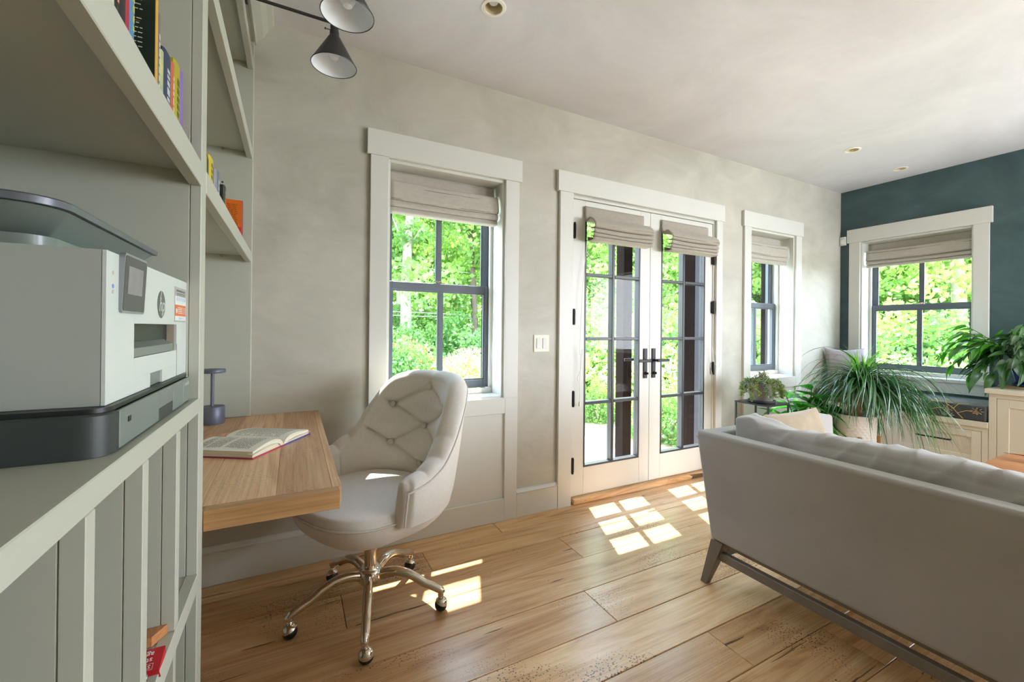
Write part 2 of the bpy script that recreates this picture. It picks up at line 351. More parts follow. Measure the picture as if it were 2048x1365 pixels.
# floor: sub-floor slab with every plank a part
floor = bx('floor', (XL - 0.2, YF, -0.10), (XR + 0.05, 0.27, -0.022), SUBF, None, 0); floor['kind'] = 'structure'
rows = [0.062, -0.15, -0.345, -0.58, -0.808, -1.033, -1.235, -1.428, -1.64, -1.86, -2.07, -2.3, -2.52, -2.74, -2.96, -3.2, -3.42, -3.66, -3.9, -4.14, -4.38, -4.6, -4.8]
butts = {2: [0.20, 1.36, 3.4], 3: [-0.3, 2.15, 4.1], 4: [1.19, 2.9], 5: [0.35, 2.3, 4.4], 6: [-0.1, 1.47, 3.1], 1: [0.62, 2.75, 4.5], 0: [0.3, 1.1, 3.6], 7: [0.75, 1.9, 3.9]}
for i, (a, b) in enumerate(zip(rows, rows[1:])):
    xs = butts.get(i)
    if xs is None:
        xs = []; x = XL + random.uniform(0.3, 1.6)
        while x < XR - 0.5: xs.append(x); x += random.uniform(1.2, 2.3)
    xs = [XL - 0.05] + xs + [XR + 0.02]
    for c, d in zip(xs, xs[1:]):
        z = random.uniform(-0.0012, 0.0006)
        MB().box((c + 0.0009, b + 0.0011, -0.021), (d - 0.0009, a - 0.0011, z), 0.0018).build('plank', FLOORW, floor)

# ------------------------------------------------------------------ windows
def mapper(kind):
    if kind == 'back': return lambda u, z, n: (u, n, z)
    return lambda u, z, n: (XR + n, u, z)
def window(name, h, kind, apron=False, sash_n=0.16, casw=0.09, headov=0.018, stoolz=None):
    P = mapper(kind); u0, u1, z0, z1 = h
    mid = (u0 + u1) / 2
    w = thing(name, P(mid, z0, 0), kind='structure')
    def b(pn, ua, ub, za, zb, na, nb, mat=TRIM, par=w, ch=0.002):
        return MB().box(P(ua, za, na), P(ub, zb, nb), ch).build(pn, mat, par)
    # jamb liner
    j = 0.018
    b('jamb', u0, u0 + j, z0, z1, 0.0, sash_n + 0.084); b('jamb', u1 - j, u1, z0, z1, 0.0, sash_n + 0.084)
    b('outer_jamb', u0, u0 + j, z0, z1, sash_n + 0.085, TW, EXTJ); b('outer_jamb', u1 - j, u1, z0, z1, sash_n + 0.085, TW, EXTJ); b('brick_mould', u0 - 0.02, u0 + j + .002, z0, z1, TW, TW + 0.045, TIMBER); b('brick_mould', u1 - j - .002, u1 + 0.02, z0, z1, TW, TW + 0.045, TIMBER); b('head_jamb', u0 + j, u1 - j, z1 - j, z1, 0.0, TW)
    b('sill', u0 + j, u1 - j, z0 - 0.02, z0 + 0.012, 0.0, TW + 0.04)
    b('stop', u0 + j, u0 + j + 0.020, z0 + 0.012, z1 - j, sash_n - 0.022, sash_n - 0.001); b('stop', u1 - j - 0.020, u1 - j, z0 + 0.012, z1 - j, sash_n - 0.022, sash_n - 0.001)
    b('stop', u0 + j, u1 - j, z1 - j - 0.02, z1 - j, sash_n - 0.022, sash_n - 0.001); b('sill_stop', u0 + j, u1 - j, z0 + 0.012, z0 + 0.045, sash_n - 0.028, sash_n - 0.001)
    # casing
    zb = z0 - 0.0 if not apron else z0
    b('casing', u0 - casw, u0 + 0.004, zb, z1, -0.020, 0.0); b('casing', u1 - 0.004, u1 + casw, zb, z1, -0.020, 0.0)
    b('head_casing', u0 - casw - headov, u1 + casw + headov, z1, z1 + 0.136, -0.026, 0.0)
    if apron:
        b('stool', u0 - casw - headov, u1 + casw + headov, z0 - 0.018, z0 + 0.011, -0.034, -0.0005); b('apron', u0 - casw, u1 + casw, z0 - 0.112, z0 - 0.0185, -0.018, -0.0005)
    # sashes
    zm = 1.445; a0, a1 = u0 + j + 0.004, u1 - j - 0.004
    def sash(pn, za, zb_, na, nb, bot, top, st):
        m = MB()
        m.box(P(a0, za, na), P(a0 + st, zb_, nb), 0.003).box(P(a1 - st, za, na), P(a1, zb_, nb), 0.003)
        m.box(P(a0 + st, za, na), P(a1 - st, za + bot, nb), 0.003).box(P(a0 + st, zb_ - top, na), P(a1 - st, zb_, nb), 0.003)
        s = m.build(pn, SASH, w); c = (a0 + a1) / 2
        b('muntin', c - 0.011, c + 0.011, za + bot, zb_ - top, na + 0.004, nb - 0.004, SASH, s)
        nm = (na + nb) / 2
        for p, q in ((a0 + st, c - 0.011), (c + 0.011, a1 - st)):
            b('pane', p, q, za + bot, zb_ - top, nm - 0.002, nm + 0.002, GLASS, s, 0)
            bz = MB()
            e = 0.008
            bz.box(P(p, za + bot, na + 0.006), P(p + e, zb_ - top, nm - 0.002)).box(P(q - e, za + bot, na + 0.006), P(q, zb_ - top, nm - 0.002))
            bz.box(P(p + e, za + bot, na + 0.006), P(q - e, za + bot + e, nm - 0.002)).box(P(p + e, zb_ - top - e, na + 0.006), P(q - e, zb_ - top, nm - 0.002))
            bz.build('glazing_bead', SASH, s)
        return s
    sash('upper_sash', zm - 0.022, z1 - j, sash_n + 0.044, sash_n + 0.084, 0.045, 0.05, 0.042)
    lo = sash('lower_sash', z0 + 0.046, zm + 0.024, sash_n, sash_n + 0.04, 0.052, 0.048, 0.042)
    c = (u0 + u1) / 2
    L_ = MB(); L_.box(P(c - 0.03, zm + 0.024, sash_n + 0.006), P(c + 0.03, zm + 0.030, sash_n + 0.034), 0.002)
    L_.box(P(c - 0.012, zm + 0.030, sash_n + 0.010), P(c + 0.012, zm + 0.040, sash_n + 0.030), 0.003); L_.box(P(c - 0.045, zm + 0.034, sash_n + 0.010), P(c - 0.008, zm + 0.042, sash_n + 0.018), 0.002)
    L_.build('sash_lock', NICKEL, w)
    return w
window('window_1', H1, 'back'); window('window_2', H3, 'back'); window('window_3', H4, 'right', apron=True)

# panelled wall below the two back windows, and the baseboards
def dado(name, u0, u1, zt):
    t = thing(name, (u0, 0, 0), kind='structure')
    bx('stile', (u0, -0.020, 0.0), (u0 + 0.088, -0.0005, zt), TRIM, t); bx('stile', (u1 - 0.088, -0.020, 0.0), (u1, -0.0005, zt), TRIM, t)
    bx('rail', (u0 + 0.088, -0.020, zt - 0.098), (u1 - 0.088, -0.0005, zt), TRIM, t); bx('rail', (u0 + 0.088, -0.020, 0.0), (u1 - 0.088, -0.0005, 0.14), TRIM, t)
    bx('panel', (u0 + 0.088, -0.006, 0.14), (u1 - 0.088, -0.0005, zt - 0.098), TRIM, t)
dado('trim_1', 0.359, 1.262, 0.765); dado('trim_2', 3.52, 4.401, 0.765)
def baseboard(name, x0, x1):
    t = thing(name, (x0, 0, 0), kind='structure')
    bx('board', (x0, -0.018, 0), (x1, -0.0005, 0.150), TRIM, t); m = MB()
    prof = [(-0.0005, 0.150), (-0.022, 0.150), (-0.024, 0.157), (-0.017, 0.162), (-0.010, 0.172), (-0.0005, 0.176)]
    m.prism(prof, lambda p, k: ((x0, x1)[k], p[0], p[1])); m.build('cap_moulding', TRIM, t)
baseboard('baseboard_back', 1.2625, 1.5715); baseboard('baseboard_left', XL + 0.01, 0.3585); baseboard('baseboard_right', 3.2185, 3.5195)
t = thing('trim_3', (XL, 0, ZC), kind='structure')   # crown over the bookcase
m = MB(); prof = [(-0.18, ZC - 0.13), (-0.17, ZC - 0.13), (-0.165, ZC - 0.11), (-0.14, ZC - 0.085), (-0.12, ZC - 0.045), (-0.10, ZC - 0.03), (-0.095, ZC), (-0.18, ZC)]
m.prism(prof, lambda p, k: (p[0], (-2.7, -0.001)[k], p[1])); m.build('crown_moulding', SHELF, t)

# ------------------------------------------------------------------ french door
dr = thing('door_1', (2.41, 0, 0), kind='structure')
bx('casing', (1.571, -0.022, 0.0), (1.679, -0.0005, 2.118), TRIM, dr); bx('casing', (3.146, -0.022, 0), (3.222, -0.0005, 2.118), TRIM, dr)
bx('head_casing', (1.553, -0.027, 2.118), (3.242, -0.0005, 2.256), TRIM, dr)
bx('jamb', (1.675, 0.0, 0.0), (1.695, 0.058, 2.112), TRIM, dr); bx('jamb', (3.130, 0.0, 0.0), (3.150, 0.058, 2.112), TRIM, dr)
for x in (1.675, 3.130): bx('outer_jamb', (x, 0.0585, 0.0), (x + 0.020, 0.18, 2.112), EXTJ, dr); bx('brick_mould', (x - .002, 0.1805, 0.0), (x + 0.022, TW + .02, 2.112), TIMBER, dr)
bx('head_jamb', (1.695, 0.0, 2.094), (3.130, TW, 2.112), TRIM, dr)
bx('threshold', (1.695, -0.030, 0.0005), (3.130, TW, 0.040), FLOORW, dr, 0.004)
DX0, DXM, DX1 = 1.698, 2.418, 3.128; DZ0, DZ1 = 0.046, 2.090; DY0, DY1 = 0.008, 0.052
BLK = {}
def leaf(x0, x1, gx0, gx1, hinge_left):
    m = MB(); gz0, gz1 = 0.235, 1.99
    for a, b in (((x0, DY0, DZ0), (gx0, DY1, DZ1)), ((gx1, DY0, DZ0), (x1, DY1, DZ1)), ((gx0, DY0, DZ0), (gx1, DY1, gz0)), ((gx0, DY0, gz1), (gx1, DY1, DZ1))): m.box(a, b, 0.0015)
    l = m.build('door_leaf', TRIM, dr)
    fr = MB()
    for a, b in (((gx0, DY0 - 0.002, gz0), (gx0 + 0.014, DY1 + .004, gz1)), ((gx1 - 0.014, DY0 - 0.002, gz0), (gx1, DY1 + .004, gz1)), ((gx0 + .014, DY0 - 0.002, gz0), (gx1 - .014, DY1 + .004, gz0 + 0.014)), ((gx0 + .014, DY0 - 0.002, gz1 - 0.014), (gx1 - .014, DY1 + .004, gz1))): fr.box(a, b, 0.002)
    fr.build('glazing_frame', MUNT, l)
    c = (gx0 + gx1) / 2; zs = [0.6785, 1.1295, 1.579]
    mu = MB().box((c - 0.012, DY0 - 0.002, gz0 + 0.014), (c + 0.012, DY1 + .004, gz1 - 0.014), 0.003); mu.build('muntin', MUNT, l)
    for z in zs:
        for p, q in ((gx0 + 0.014, c - 0.012), (c + 0.012, gx1 - 0.014)): MB().box((p, DY0 - 0.002, z - 0.011), (q, DY1 + .004, z + 0.011), 0.003).build('muntin', MUNT, l)
    zz = [gz0 + 0.014] + [k for z in zs for k in (z - 0.011, z + 0.011)] + [gz1 - 0.014]
    for k in range(0, 8, 2):
        for p, q in ((gx0 + 0.014, c - 0.012), (c + 0.012, gx1 - 0.014)): MB().box((p, 0.029, zz[k]), (q, 0.033, zz[k + 1])).build('pane', GLASS, l)
    hx = x0 if hinge_left else x1
    for z in ((0.263, 0.72, 1.28, 1.87) if hinge_left else (0.30, 0.88, 1.39, 1.80)):
        h = MB().box((hx - 0.016, DY0 - 0.016, z - 0.048), (hx + 0.016, DY0 + 0.002, z + 0.048), 0.003)
        h.tube([(hx, DY0 - 0.018, z - 0.055), (hx, DY0 - 0.018, z + 0.055)], 0.008, 8); h.build('hinge', BLACK, l)
    px = 2.372 if hinge_left else 2.458; sg = -1 if hinge_left else 1
    hm = MB().box((px - 0.018, DY0 - 0.009, 0.83), (px + 0.018, DY0, 1.055), 0.002)
    hm.tube([(px, DY0 - 0.008, 0.965), (px, DY0 - 0.05, 0.965)], 0.009, 10).box((px - sg * 0.012, DY0 - 0.060, 0.955), (px + sg * 0.115, DY0 - 0.045, 0.976), 0.003)
    hm.lathe([(0.0, 0.014), (0.011, 0.012), (0.013, 0.0)], (0, 0, 0), 10)
    nv = 11 * 0
    hm.v[-30:] = [(px + q[0], DY0 - 0.008 - q[2], 0.868 + q[1]) for q in hm.v[-30:]]
    hm.box((px - 0.003, DY0 - 0.036, 0.860), (px + 0.003, DY0 - 0.020, 0.876), 0.001)
    hm.build('handle', BLACK, l)
    ho = MB().box((px - 0.018, DY1, 0.83), (px + 0.018, DY1 + 0.009, 1.055), 0.002).tube([(px, DY1 + 0.008, 0.965), (px, DY1 + 0.05, 0.965)], 0.009, 10).box((px - sg * 0.012, DY1 + 0.045, 0.955), (px + sg * 0.115, DY1 + 0.060, 0.976), 0.003)
    ho.build('outer_handle', BLACK, l)
    return l
leaf(DX0, DXM - 0.0015, 1.800, 2.318, True); leaf(DXM + 0.0015, DX1, 2.536, 3.040, False)
bx('astragal', (DXM - 0.012, DY1, DZ0), (DXM + 0.012, DY1 + 0.012, DZ1), TRIM, dr)
# ------------------------------------------------------------------ bookcase wall on the left
bc = thing('bookcase', (-0.4, -1.3, 0), 'pale sage painted built-in bookcase wall with open shelves and slotted base', 'bookcase')
BXB, BXF = -0.60, -0.18; YN = -2.75
bx('back_panel', (XL + 0.001, YN, 0.0), (BXB, -1.234, ZC - 0.13), SHELF, bc, 0); bx('back_panel', (XL + 0.001, -1.182, 0.77), (BXB, -0.03, ZC - 0.13), SHELF, bc, 0)
bx('upright', (BXB, -1.234, 0.0), (BXF - 0.0205, -1.182, ZC - 0.13), SHELF, bc, 0.0012); bx('face_stile', (BXF - 0.020, -1.2345, 0.0), (BXF, -1.1815, ZC - 0.13), SHELF, bc, 0.0015)
bx('side_panel', (BXB, -0.028, 0.769), (BXF + 0.004, -0.0015, ZC - 0.13), SHELF, bc)
bx('side_panel', (BXB, YN, 0), (BXF, YN + 0.03, ZC - 0.13), SHELF, bc)
bx('top_frieze', (BXB, YN, ZC - 0.13), (BXF, -0.0015, ZC - 0.001), SHELF, bc)
def shelf(ya, yb, zt, zb=None):
    s = bx('shelf', (BXB, ya, zt - 0.022), (BXF - 0.0225, yb, zt), SHELF, bc, 0.001)
    bx('nosing', (BXF - 0.022, ya, zt - 0.050), (BXF + 0.001, yb, zt + 0.0005), SHELF, s, 0.0015)
for z in (1.545, 2.035, 2.455):
    shelf(-1.1805, -0.029, z); shelf(YN + 0.031, -1.2355, z)
bx('counter', (BXB, YN + 0.031, 1.004), (BXF + 0.001, -1.2355, 1.036), SHELF, bc, 0.0015)
for (a, b) in ((-1.428, -1.404), (-1.615, -1.592), (-1.794, -1.773), (-1.98, -1.957), (-2.17, -2.147), (-2.36, -2.337)):
    d = bx('divider', (BXB, a, 0.06), (BXF - 0.0205, b, 1.003), SHELF, bc, 0.001); bx('divider_edge', (BXF - 0.020, a - 0.0005, 0.656), (BXF, b + 0.0005, 1.003), SHELF, d, 0.001)
    bx('divider_edge', (BXF - 0.020, a + 0.004, 0.06), (BXF - 0.002, b - 0.004, 0.617), SHELF, d, 0.001)
bx('lower_shelf', (BXB, YN + 0.031, 0.632), (BXF - 0.0205, -1.2355, 0.6545), SHELF, bc, 0.001); bx('shelf_rail', (BXF - 0.020, YN + 0.031, 0.618), (BXF + 0.001, -1.2355, 0.6555), SHELF, bc, 0.001)
bx('plinth', (BXB, YN + 0.031, 0.0), (BXF - 0.03, -1.2355, 0.059), SHELF, bc)
HOLE = M('pin_hole', (58, 46, 38), 0.7, var=0.1)
for (x, z) in ((-0.295, 1.855), (-0.295, 1.725), (-0.46, 1.855), (-0.46, 1.725), (-0.295, 2.20), (-0.295, 2.33)):
    MB().tube([(x, -0.0275, z), (x, -0.0290, z)], 0.0045, 10).build('pin_hole', HOLE, bc)
for z in (1.52, 2.01): 
    MB().tube([(-0.295, -0.028, z - 0.004), (-0.295, -0.042, z - 0.004)], 0.004, 8).box((-0.301, -0.043, z - 0.004), (-0.289, -0.03, z + 0.002)).build('shelf_pin', NICKEL, bc)

# floating desk: boards glued side by side, the grain running away from the camera, a breadboard strip at the front
dk = thing('desk', (-0.1, -0.6, 0.72), 'thick honey oak floating desk top fixed between bookcase upright and plaster wall', 'desk')
zt, zb_ = 0.768, 0.722
for (a, b, ya, yb) in ((-0.599, -0.42, -1.1455, -0.0015), (-0.4195, -0.19, -1.1455, -0.35), (-0.4195, -0.19, -0.349, -0.0015), (-0.1895, -0.035, -1.1455, -0.0015), (-0.0345, 0.095, -1.1455, -0.0015)):
    MB().box((a, ya, zb_ + 0.001), (b, yb, zt), 0.0006).build('board', DESKW, dk)
DESKX = woodmat('desk_edge_oak', (144, 104, 64), (178, 136, 92), (196, 158, 112), 'x', 0.45)
MB().box((-0.179, -1.182, zb_), (0.112, -1.146, zt + 0.0002), 0.001).build('front_strip', DESKX, dk)
MB().box((-0.185, -1.1805, zb_), (-0.17, -1.146, zt), 0.001).build('front_strip', DESKX, dk)
MB().box((0.0955, -1.1455, zb_), (0.118, -0.0015, zt + 0.0002), 0.001).build('edge_strip', DESKW, dk)

# table lamp on the desk
LAMP = M('lamp_slate_blue', (98, 102, 118), 0.42, metal=0.25, var=0.03)
tl = thing('table_lamp', (-0.310, -0.130, 0.768), 'small slate blue cordless lamp with drum base at back of desk', 'lamp')
MB().lathe([(0.0, 0.0005), (0.046, 0.0005), (0.047, 0.003), (0.047, 0.073), (0.0455, 0.075), (0.0, 0.075)], (-0.310, -0.130, 0.768), 40).build('base', LAMP, tl, 1)
MB().lathe([(0.0068, 0.075), (0.0068, 0.222)], (-0.310, -0.130, 0.768), 16).build('stem', LAMP, tl, 1)
MB().lathe([(0.0, 0.221), (0.047, 0.221), (0.0485, 0.224), (0.0485, 0.234), (0.047, 0.236), (0.0, 0.236)], (-0.310, -0.130, 0.768), 40).build('disc_shade', LAMP, tl, 1)

# open hardback on the desk
PAPER = M('page_paper', (240, 236, 224), 0.85, var=0.02, vs=30); PAPERE = M('page_edges', (220, 211, 188), 0.9, var=0.18, vs=5, stretch=(1, 1, 160))
INK = M('print_ink', (120, 116, 110), 0.9, var=0.05); COVR = M('cover_red', (190, 56, 42), 0.5, c2=(176, 40, 120), vs=18); COVB = M('cover_blue', (84, 78, 160), 0.5, var=0.1)
ob = thing('open_book', (-0.11, -0.789, 0.768), 'open hardback book lying face up on the oak desk', 'book')
O = Vector((-0.110, -0.789, 0.7685)); ew = Vector((0.175, 0.276, 0)).normalized(); eh = Vector((-0.276, 0.175, 0)).normalized(); WP, HP = 0.163, 0.238
def bk(u, h, z): p = O + ew * u + eh * h; return (p.x, p.y, p.z + z)
m = MB(); m.hull8([bk(0, 0, 0), bk(WP, 0, 0), bk(WP, HP, 0), bk(0, HP, 0), bk(0, 0, 0.003), bk(WP, 0, 0.003), bk(WP, HP, 0.003), bk(0, HP, 0.003)]); m.build('front_cover', COVR, ob)
m = MB(); m.hull8([bk(WP, 0, 0), bk(2 * WP, 0, 0), bk(2 * WP, HP, 0), bk(WP, HP, 0), bk(WP, 0, 0.003), bk(2 * WP, 0, 0.003), bk(2 * WP, HP, 0.003), bk(WP, HP, 0.003)]); m.build('back_cover', COVB, ob)
def page_top(t, side):   # t 0 at the spine, 1 at the fore-edge
    k = 1.0 if side < 0 else 0.8
    return 0.006 + k * (0.024 * math.sin(PI * t ** 0.6) + 0.016 * t)
def block(side):
    n = 22; top = []; 
    for i in range(n + 1):
        t = i / n; u = WP + side * t * (WP - 0.006); top.append((u, page_top(t, side)))
    poly = top + [(WP + side * (WP - 0.004), 0.0035), (WP, 0.0035)]
    m = MB(); m.prism(poly, lambda p, k: bk(p[0], 0.005 + k * (HP - 0.010), p[1]))
    o = m.build('page_block', PAPERE, ob, 1)
    g = MB(); g.grid(lambda a, b_: bk(WP + side * a * (WP - 0.005), 0.004 + b_ * (HP - 0.008), page_top(a, side) + 0.0006), 23, 3); g.build('page', PAPER, o, 1)
    tx = MB(); q = random.Random(5 if side < 0 else 6)
    for k in range(27):
        h = HP - 0.028 - k * 0.0068
        u = 0.022
        while u < WP - 0.026:
            w = q.uniform(0.006, 0.018); a = u / WP; b_ = min(u + w, WP - 0.022) / WP
            if not (side < 0 and k in (4, 12, 13)):
                tx.add([bk(WP + side * a * WP, h, page_top(a, side) + 0.0010), bk(WP + side * b_ * WP, h, page_top(b_, side) + 0.0010), bk(WP + side * b_ * WP, h + 0.0024, page_top(b_, side) + 0.0010), bk(WP + side * a * WP, h + 0.0024, page_top(a, side) + 0.0010)], [(0, 1, 2, 3)])
            u += w + 0.0025
    tag(tx.build('printed_lines', INK, o), kind='stuff')
    lf = MB()
    for (u0_, z0_, kk) in ((0.55, 0.013, 0.7), (0.35, 0.009, 0.85)):
        lf.grid(lambda a, b_: bk(WP + side * (0.02 + a * (WP - 0.02)), -0.0005 + b_ * 0.02, 0.0038 + kk * (page_top(a, side) - 0.0038) * (0.55 if side > 0 else 0.75)), 14, 2)
    lf.build('loose_leaves', PAPER, o, 1)
block(-1); block(1)

# ------------------------------------------------------------------ printer on the counter
PW = M('printer_light_grey', (204, 211, 207), 0.45, var=0.015); PWS = M('printer_side_shaded', (168, 172, 166), 0.5, var=0.02)  # side grey darkened to paint in the shade on the housing
PD = M('printer_slate_sheen', (116, 126, 122), 0.38, var=0.04, coat=0.1); PDK = M('printer_charcoal', (52, 58, 58), 0.42, var=0.05); PDG = M('printer_dark', (30, 33, 34), 0.4, var=0.06)  # slate lightened to paint in the sheen on the tray front
CH = M('lid_rim', (104, 108, 116), 0.3, metal=0.2, var=0.03)
pr = thing('printer', (-0.38, -1.47, 1.036), 'light grey and slate multifunction printer standing on the bookcase counter', 'printer')
Zp = 1.0365
def rrect(x0, x1, y0, y1, r, n=8, corners=(1, 1, 1, 1)):
    P = []
    for (cx, cy, a0, k) in ((x1 - r, y0 + r, -90, corners[0]), (x1 - r, y1 - r, 0, corners[1]), (x0 + r, y1 - r, 90, corners[2]), (x0 + r, y0 + r, 180, corners[3])):
        if k:
            for i in range(n + 1): a = R(a0 + 90 * i / n); P.append((cx + r * math.cos(a), cy + r * math.sin(a)))
        else: P.append((cx + r * math.copysign(1, math.cos(R(a0 + 45))), cy + r * math.copysign(1, math.sin(R(a0 + 45)))))
    return P
def slab(mb, poly, z0, z1, ch=0.0):
    if ch:
        cx = sum(p[0] for p in poly) / len(poly); cy = sum(p[1] for p in poly) / len(poly)
        k = lambda p, d: (p[0] - math.copysign(min(d, abs(p[0] - cx)), p[0] - cx), p[1] - math.copysign(min(d, abs(p[1] - cy)), p[1] - cy))
        n = len(poly); V = [(*p, z0) for p in poly] + [(*p, z1 - ch) for p in poly] + [(*k(p, ch), z1) for p in poly]; F = []
        for r_ in range(2): F += [(r_ * n + i, r_ * n + (i + 1) % n, (r_ + 1) * n + (i + 1) % n, (r_ + 1) * n + i) for i in range(n)]
        F += [tuple(range(n - 1, -1, -1)), tuple(range(2 * n, 3 * n))]; return mb.add(V, F)
    return mb.prism(poly, lambda p, q: (p[0], p[1], (z0, z1)[q]))
PY0, PY1 = -1.700, -1.272; PXF = -0.192
m = MB(); slab(m, rrect(-0.585, PXF, PY0, PY1, 0.030, 8, (1, 0, 0, 1)), Zp, Zp + 0.050, 0.002); base = m.build('base', PDK, pr, 1)
# tray fronts with finger notch: built of pieces around the notch
m = MB()
for a, b in (((PXF - 0.008, -1.668, Zp + 0.003), (PXF + 0.0015, -1.497, Zp + 0.050)), ((PXF - 0.008, -1.497, Zp + 0.022), (PXF + 0.0015, -1.405, Zp + 0.050)), ((PXF - 0.008, -1.405, Zp + 0.003), (PXF + 0.0015, -1.331, Zp + 0.050))): m.box(a, b, 0.0006)
m.build('paper_tray', PD, pr); bx('end_block', (PXF - 0.008, -1.328, Zp + 0.003), (PXF + 0.0015, -1.274, Zp + 0.050), PD, pr, 0.001)
bx('tray_notch', (PXF - 0.0075, -1.495, Zp + 0.003), (PXF - 0.0020, -1.406, Zp + 0.021), PDG, pr, 0)
m = MB(); slab(m, rrect(-0.57, -0.197, PY0 + 0.012, PY1 + 0.004, 0.022, 8, (1, 0, 0, 1)), Zp + 0.0505, Zp + 0.0560); m.build('base_cover', PDG, pr, 1)
m = MB(); m.box((PXF + 0.0015, -1.640, Zp + 0.030), (PXF + 0.0022, -1.629, Zp + 0.037)); m.build('usb_port', PDG, pr)
m = MB(); m.box((PXF + 0.0015, -1.317, Zp + 0.036), (PXF + 0.0020, -1.281, Zp + 0.042)); m.build('end_block_mark', PWS, pr)
# body shell with the output opening
BY0, BY1 = -1.668, -1.232; BXFr = -0.2045; zb0, zb1 = Zp + 0.0565, Zp + 0.248
oy0, oy1, oz0, oz1 = -1.565, -1.315, Zp + 0.108, Zp + 0.158
xf0, xf1, xb = BXFr - 0.0045, BXFr, BXFr - 0.017
m = MB(); m.box((-0.57, BY0, zb0), (xb, BY1, zb1))
for a, b in (((xb, BY0, zb0), (xf0 - .0006, oy0, zb1)), ((xb, oy1, zb0), (xf0 - .0006, BY1, zb1)), ((xb, oy0, oz1), (xf0 - .0006, oy1, zb1)), ((xb, oy0, zb0), (xf0 - .0006, oy1, oz0))): m.box(a, b)
m.build('body', PWS, pr)
m = MB()
for a, b in (((xf0, BY0, zb0), (xf1, oy0, zb1)), ((xf0, oy1, zb0), (xf1, BY1, zb1)), ((xf0, oy0, oz1), (xf1, oy1, zb1)), ((xf0, oy0, zb0 + 0.022), (xf1, oy1, oz0)), ((xf0, oy0, zb0), (xf1, -1.485, zb0 + 0.022)), ((xf0, -1.415, zb0), (xf1, oy1, zb0 + 0.022))): m.box(a, b, 0.0003)
m.build('front_panel', PW, pr)
bx('output_recess', (xb + 0.0002, oy0, oz0), (xb + 0.0012, oy1 - 0.0, oz1), PDG, pr, 0); bx('recess_cheek', (xb + 0.0014, oy1 - 0.0012, oz0), (xf0, oy1 - 0.0002, oz1), M('printer_tan', (176, 164, 146), 0.6, var=0.05), pr, 0)
m = MB(); m.hull8([(xb + .002, oy0 + 0.001, oz0 + 0.001), (xf1 - 0.001, oy0 + 0.001, oz0 + 0.001), (xf1 - 0.001, oy1 - 0.025, oz0 + 0.001), (xb + .002, oy1 - 0.025, oz0 + 0.001), (xb + .002, oy0 + 0.001, oz0 + 0.022), (xf1 - 0.001, oy0 + 0.001, oz0 + 0.014), (xf1 - 0.001, oy1 - 0.025, oz0 + 0.014), (xb + .002, oy1 - 0.025, oz0 + 0.022)]); m.build('output_tray', PD, pr)
bx('grip_notch', (xf0 - .0004, -1.485, zb0 + 0.001), (xf0 + 0.001, -1.415, zb0 + 0.021), PD, pr, 0)
m = MB(); m.box((xf1, oy1 + 0.0005, zb0), (xf1 + 0.0003, oy1 + 0.0018, oz0 + 0.012)); m.build('tray_seam', PDG, pr)
# scanner: undercut bed and overhanging lid with a chamfered near corner
def lidpoly(d): return rrect(-0.58, -0.243 - d, BY0 - 0.020 + d, BY1 - 0.05 - d, 0.045, 8, (1, 0, 0, 1))
m = MB(); slab(m, rrect(-0.575, -0.262, BY0 + 0.01, BY1 - 0.05, 0.03, 6, (1, 0, 0, 1)), zb1 + 0.0005, zb1 + 0.014); m.build('scanner_bed', PD, pr, 1)
m = MB(); A_, B_ = lidpoly(0.034), lidpoly(0.006); nn = len(A_); P0 = [(p[0], p[1], zb1 + 0.015) for p in A_]; P1 = [(p[0], p[1], zb1 + 0.046) for p in B_]
m.add(P0 + P1, [(i, (i + 1) % nn, nn + (i + 1) % nn, nn + i) for i in range(nn)] + [tuple(range(nn - 1, -1, -1)), tuple(range(nn, 2 * nn))]); m.build('feeder_housing', PD, pr, 1)
m = MB(); slab(m, lidpoly(0.0), zb1 + 0.0465, zb1 + 0.0565, 0.002); m.build('lid', CH, pr, 1)
for y in (-1.62,): bx('housing_seam', (-0.45, BY0 - 0.0045, zb1 + 0.016), (-0.447, BY0 + 0.03, zb1 + 0.044), PDG, pr, 0)
# tilting screen
m = MB(); sx, sy0, sy1, sz0, sz1 = BXFr, -1.628, -1.533, Zp + 0.172, Zp + 0.252
def scr(p, k, t0, t1): return (sx + (t0 if k == 0 else t1) + 0.0035 * (p[1] - sz0) / (sz1 - sz0), p[0], p[1])
q = [(a, b) for a, b in rrect(sy0, sy1, sz0, sz1, 0.006, 5)]
m.prism(q, lambda p, k: scr(p, k, -0.003, 0.0030)); s_ = m.build('screen_housing', M('screen_rim', (150, 156, 160), 0.3, metal=0.4, var=0.02), pr, 1)
q2 = [(a, b) for a, b in rrect(sy0 + 0.003, sy1 - 0.003, sz0 + 0.003, sz1 - 0.003, 0.004, 5)]
MB().prism(q2, lambda p, k: scr(p, k, 0.0030, 0.0034)).build('bezel', M('screen_bezel', (70, 70, 72), 0.25, var=0.03), s_, 1)
q3 = [(sy0 + 0.016, sz0 + 0.026), (sy1 - 0.018, sz0 + 0.026), (sy1 - 0.018, sz1 - 0.016), (sy0 + 0.016, sz1 - 0.016)]
MB().prism(q3, lambda p, k: scr(p, k, 0.0034, 0.0037)).build('display', M('display_grey', (136, 136, 138), 0.2, var=0.08, vs=40), s_)
for z, c in ((0.222, (196, 190, 176)), (0.205, (120, 150, 235)), (0.198, (196, 190, 176))):
    MB().tube([(BXFr, -1.648, Zp + z), (BXFr + 0.0006, -1.648, Zp + z)], 0.0028, 8).build('status_dot', M('dot%d' % int(z * 1000), c, 0.4, var=0.02), pr)
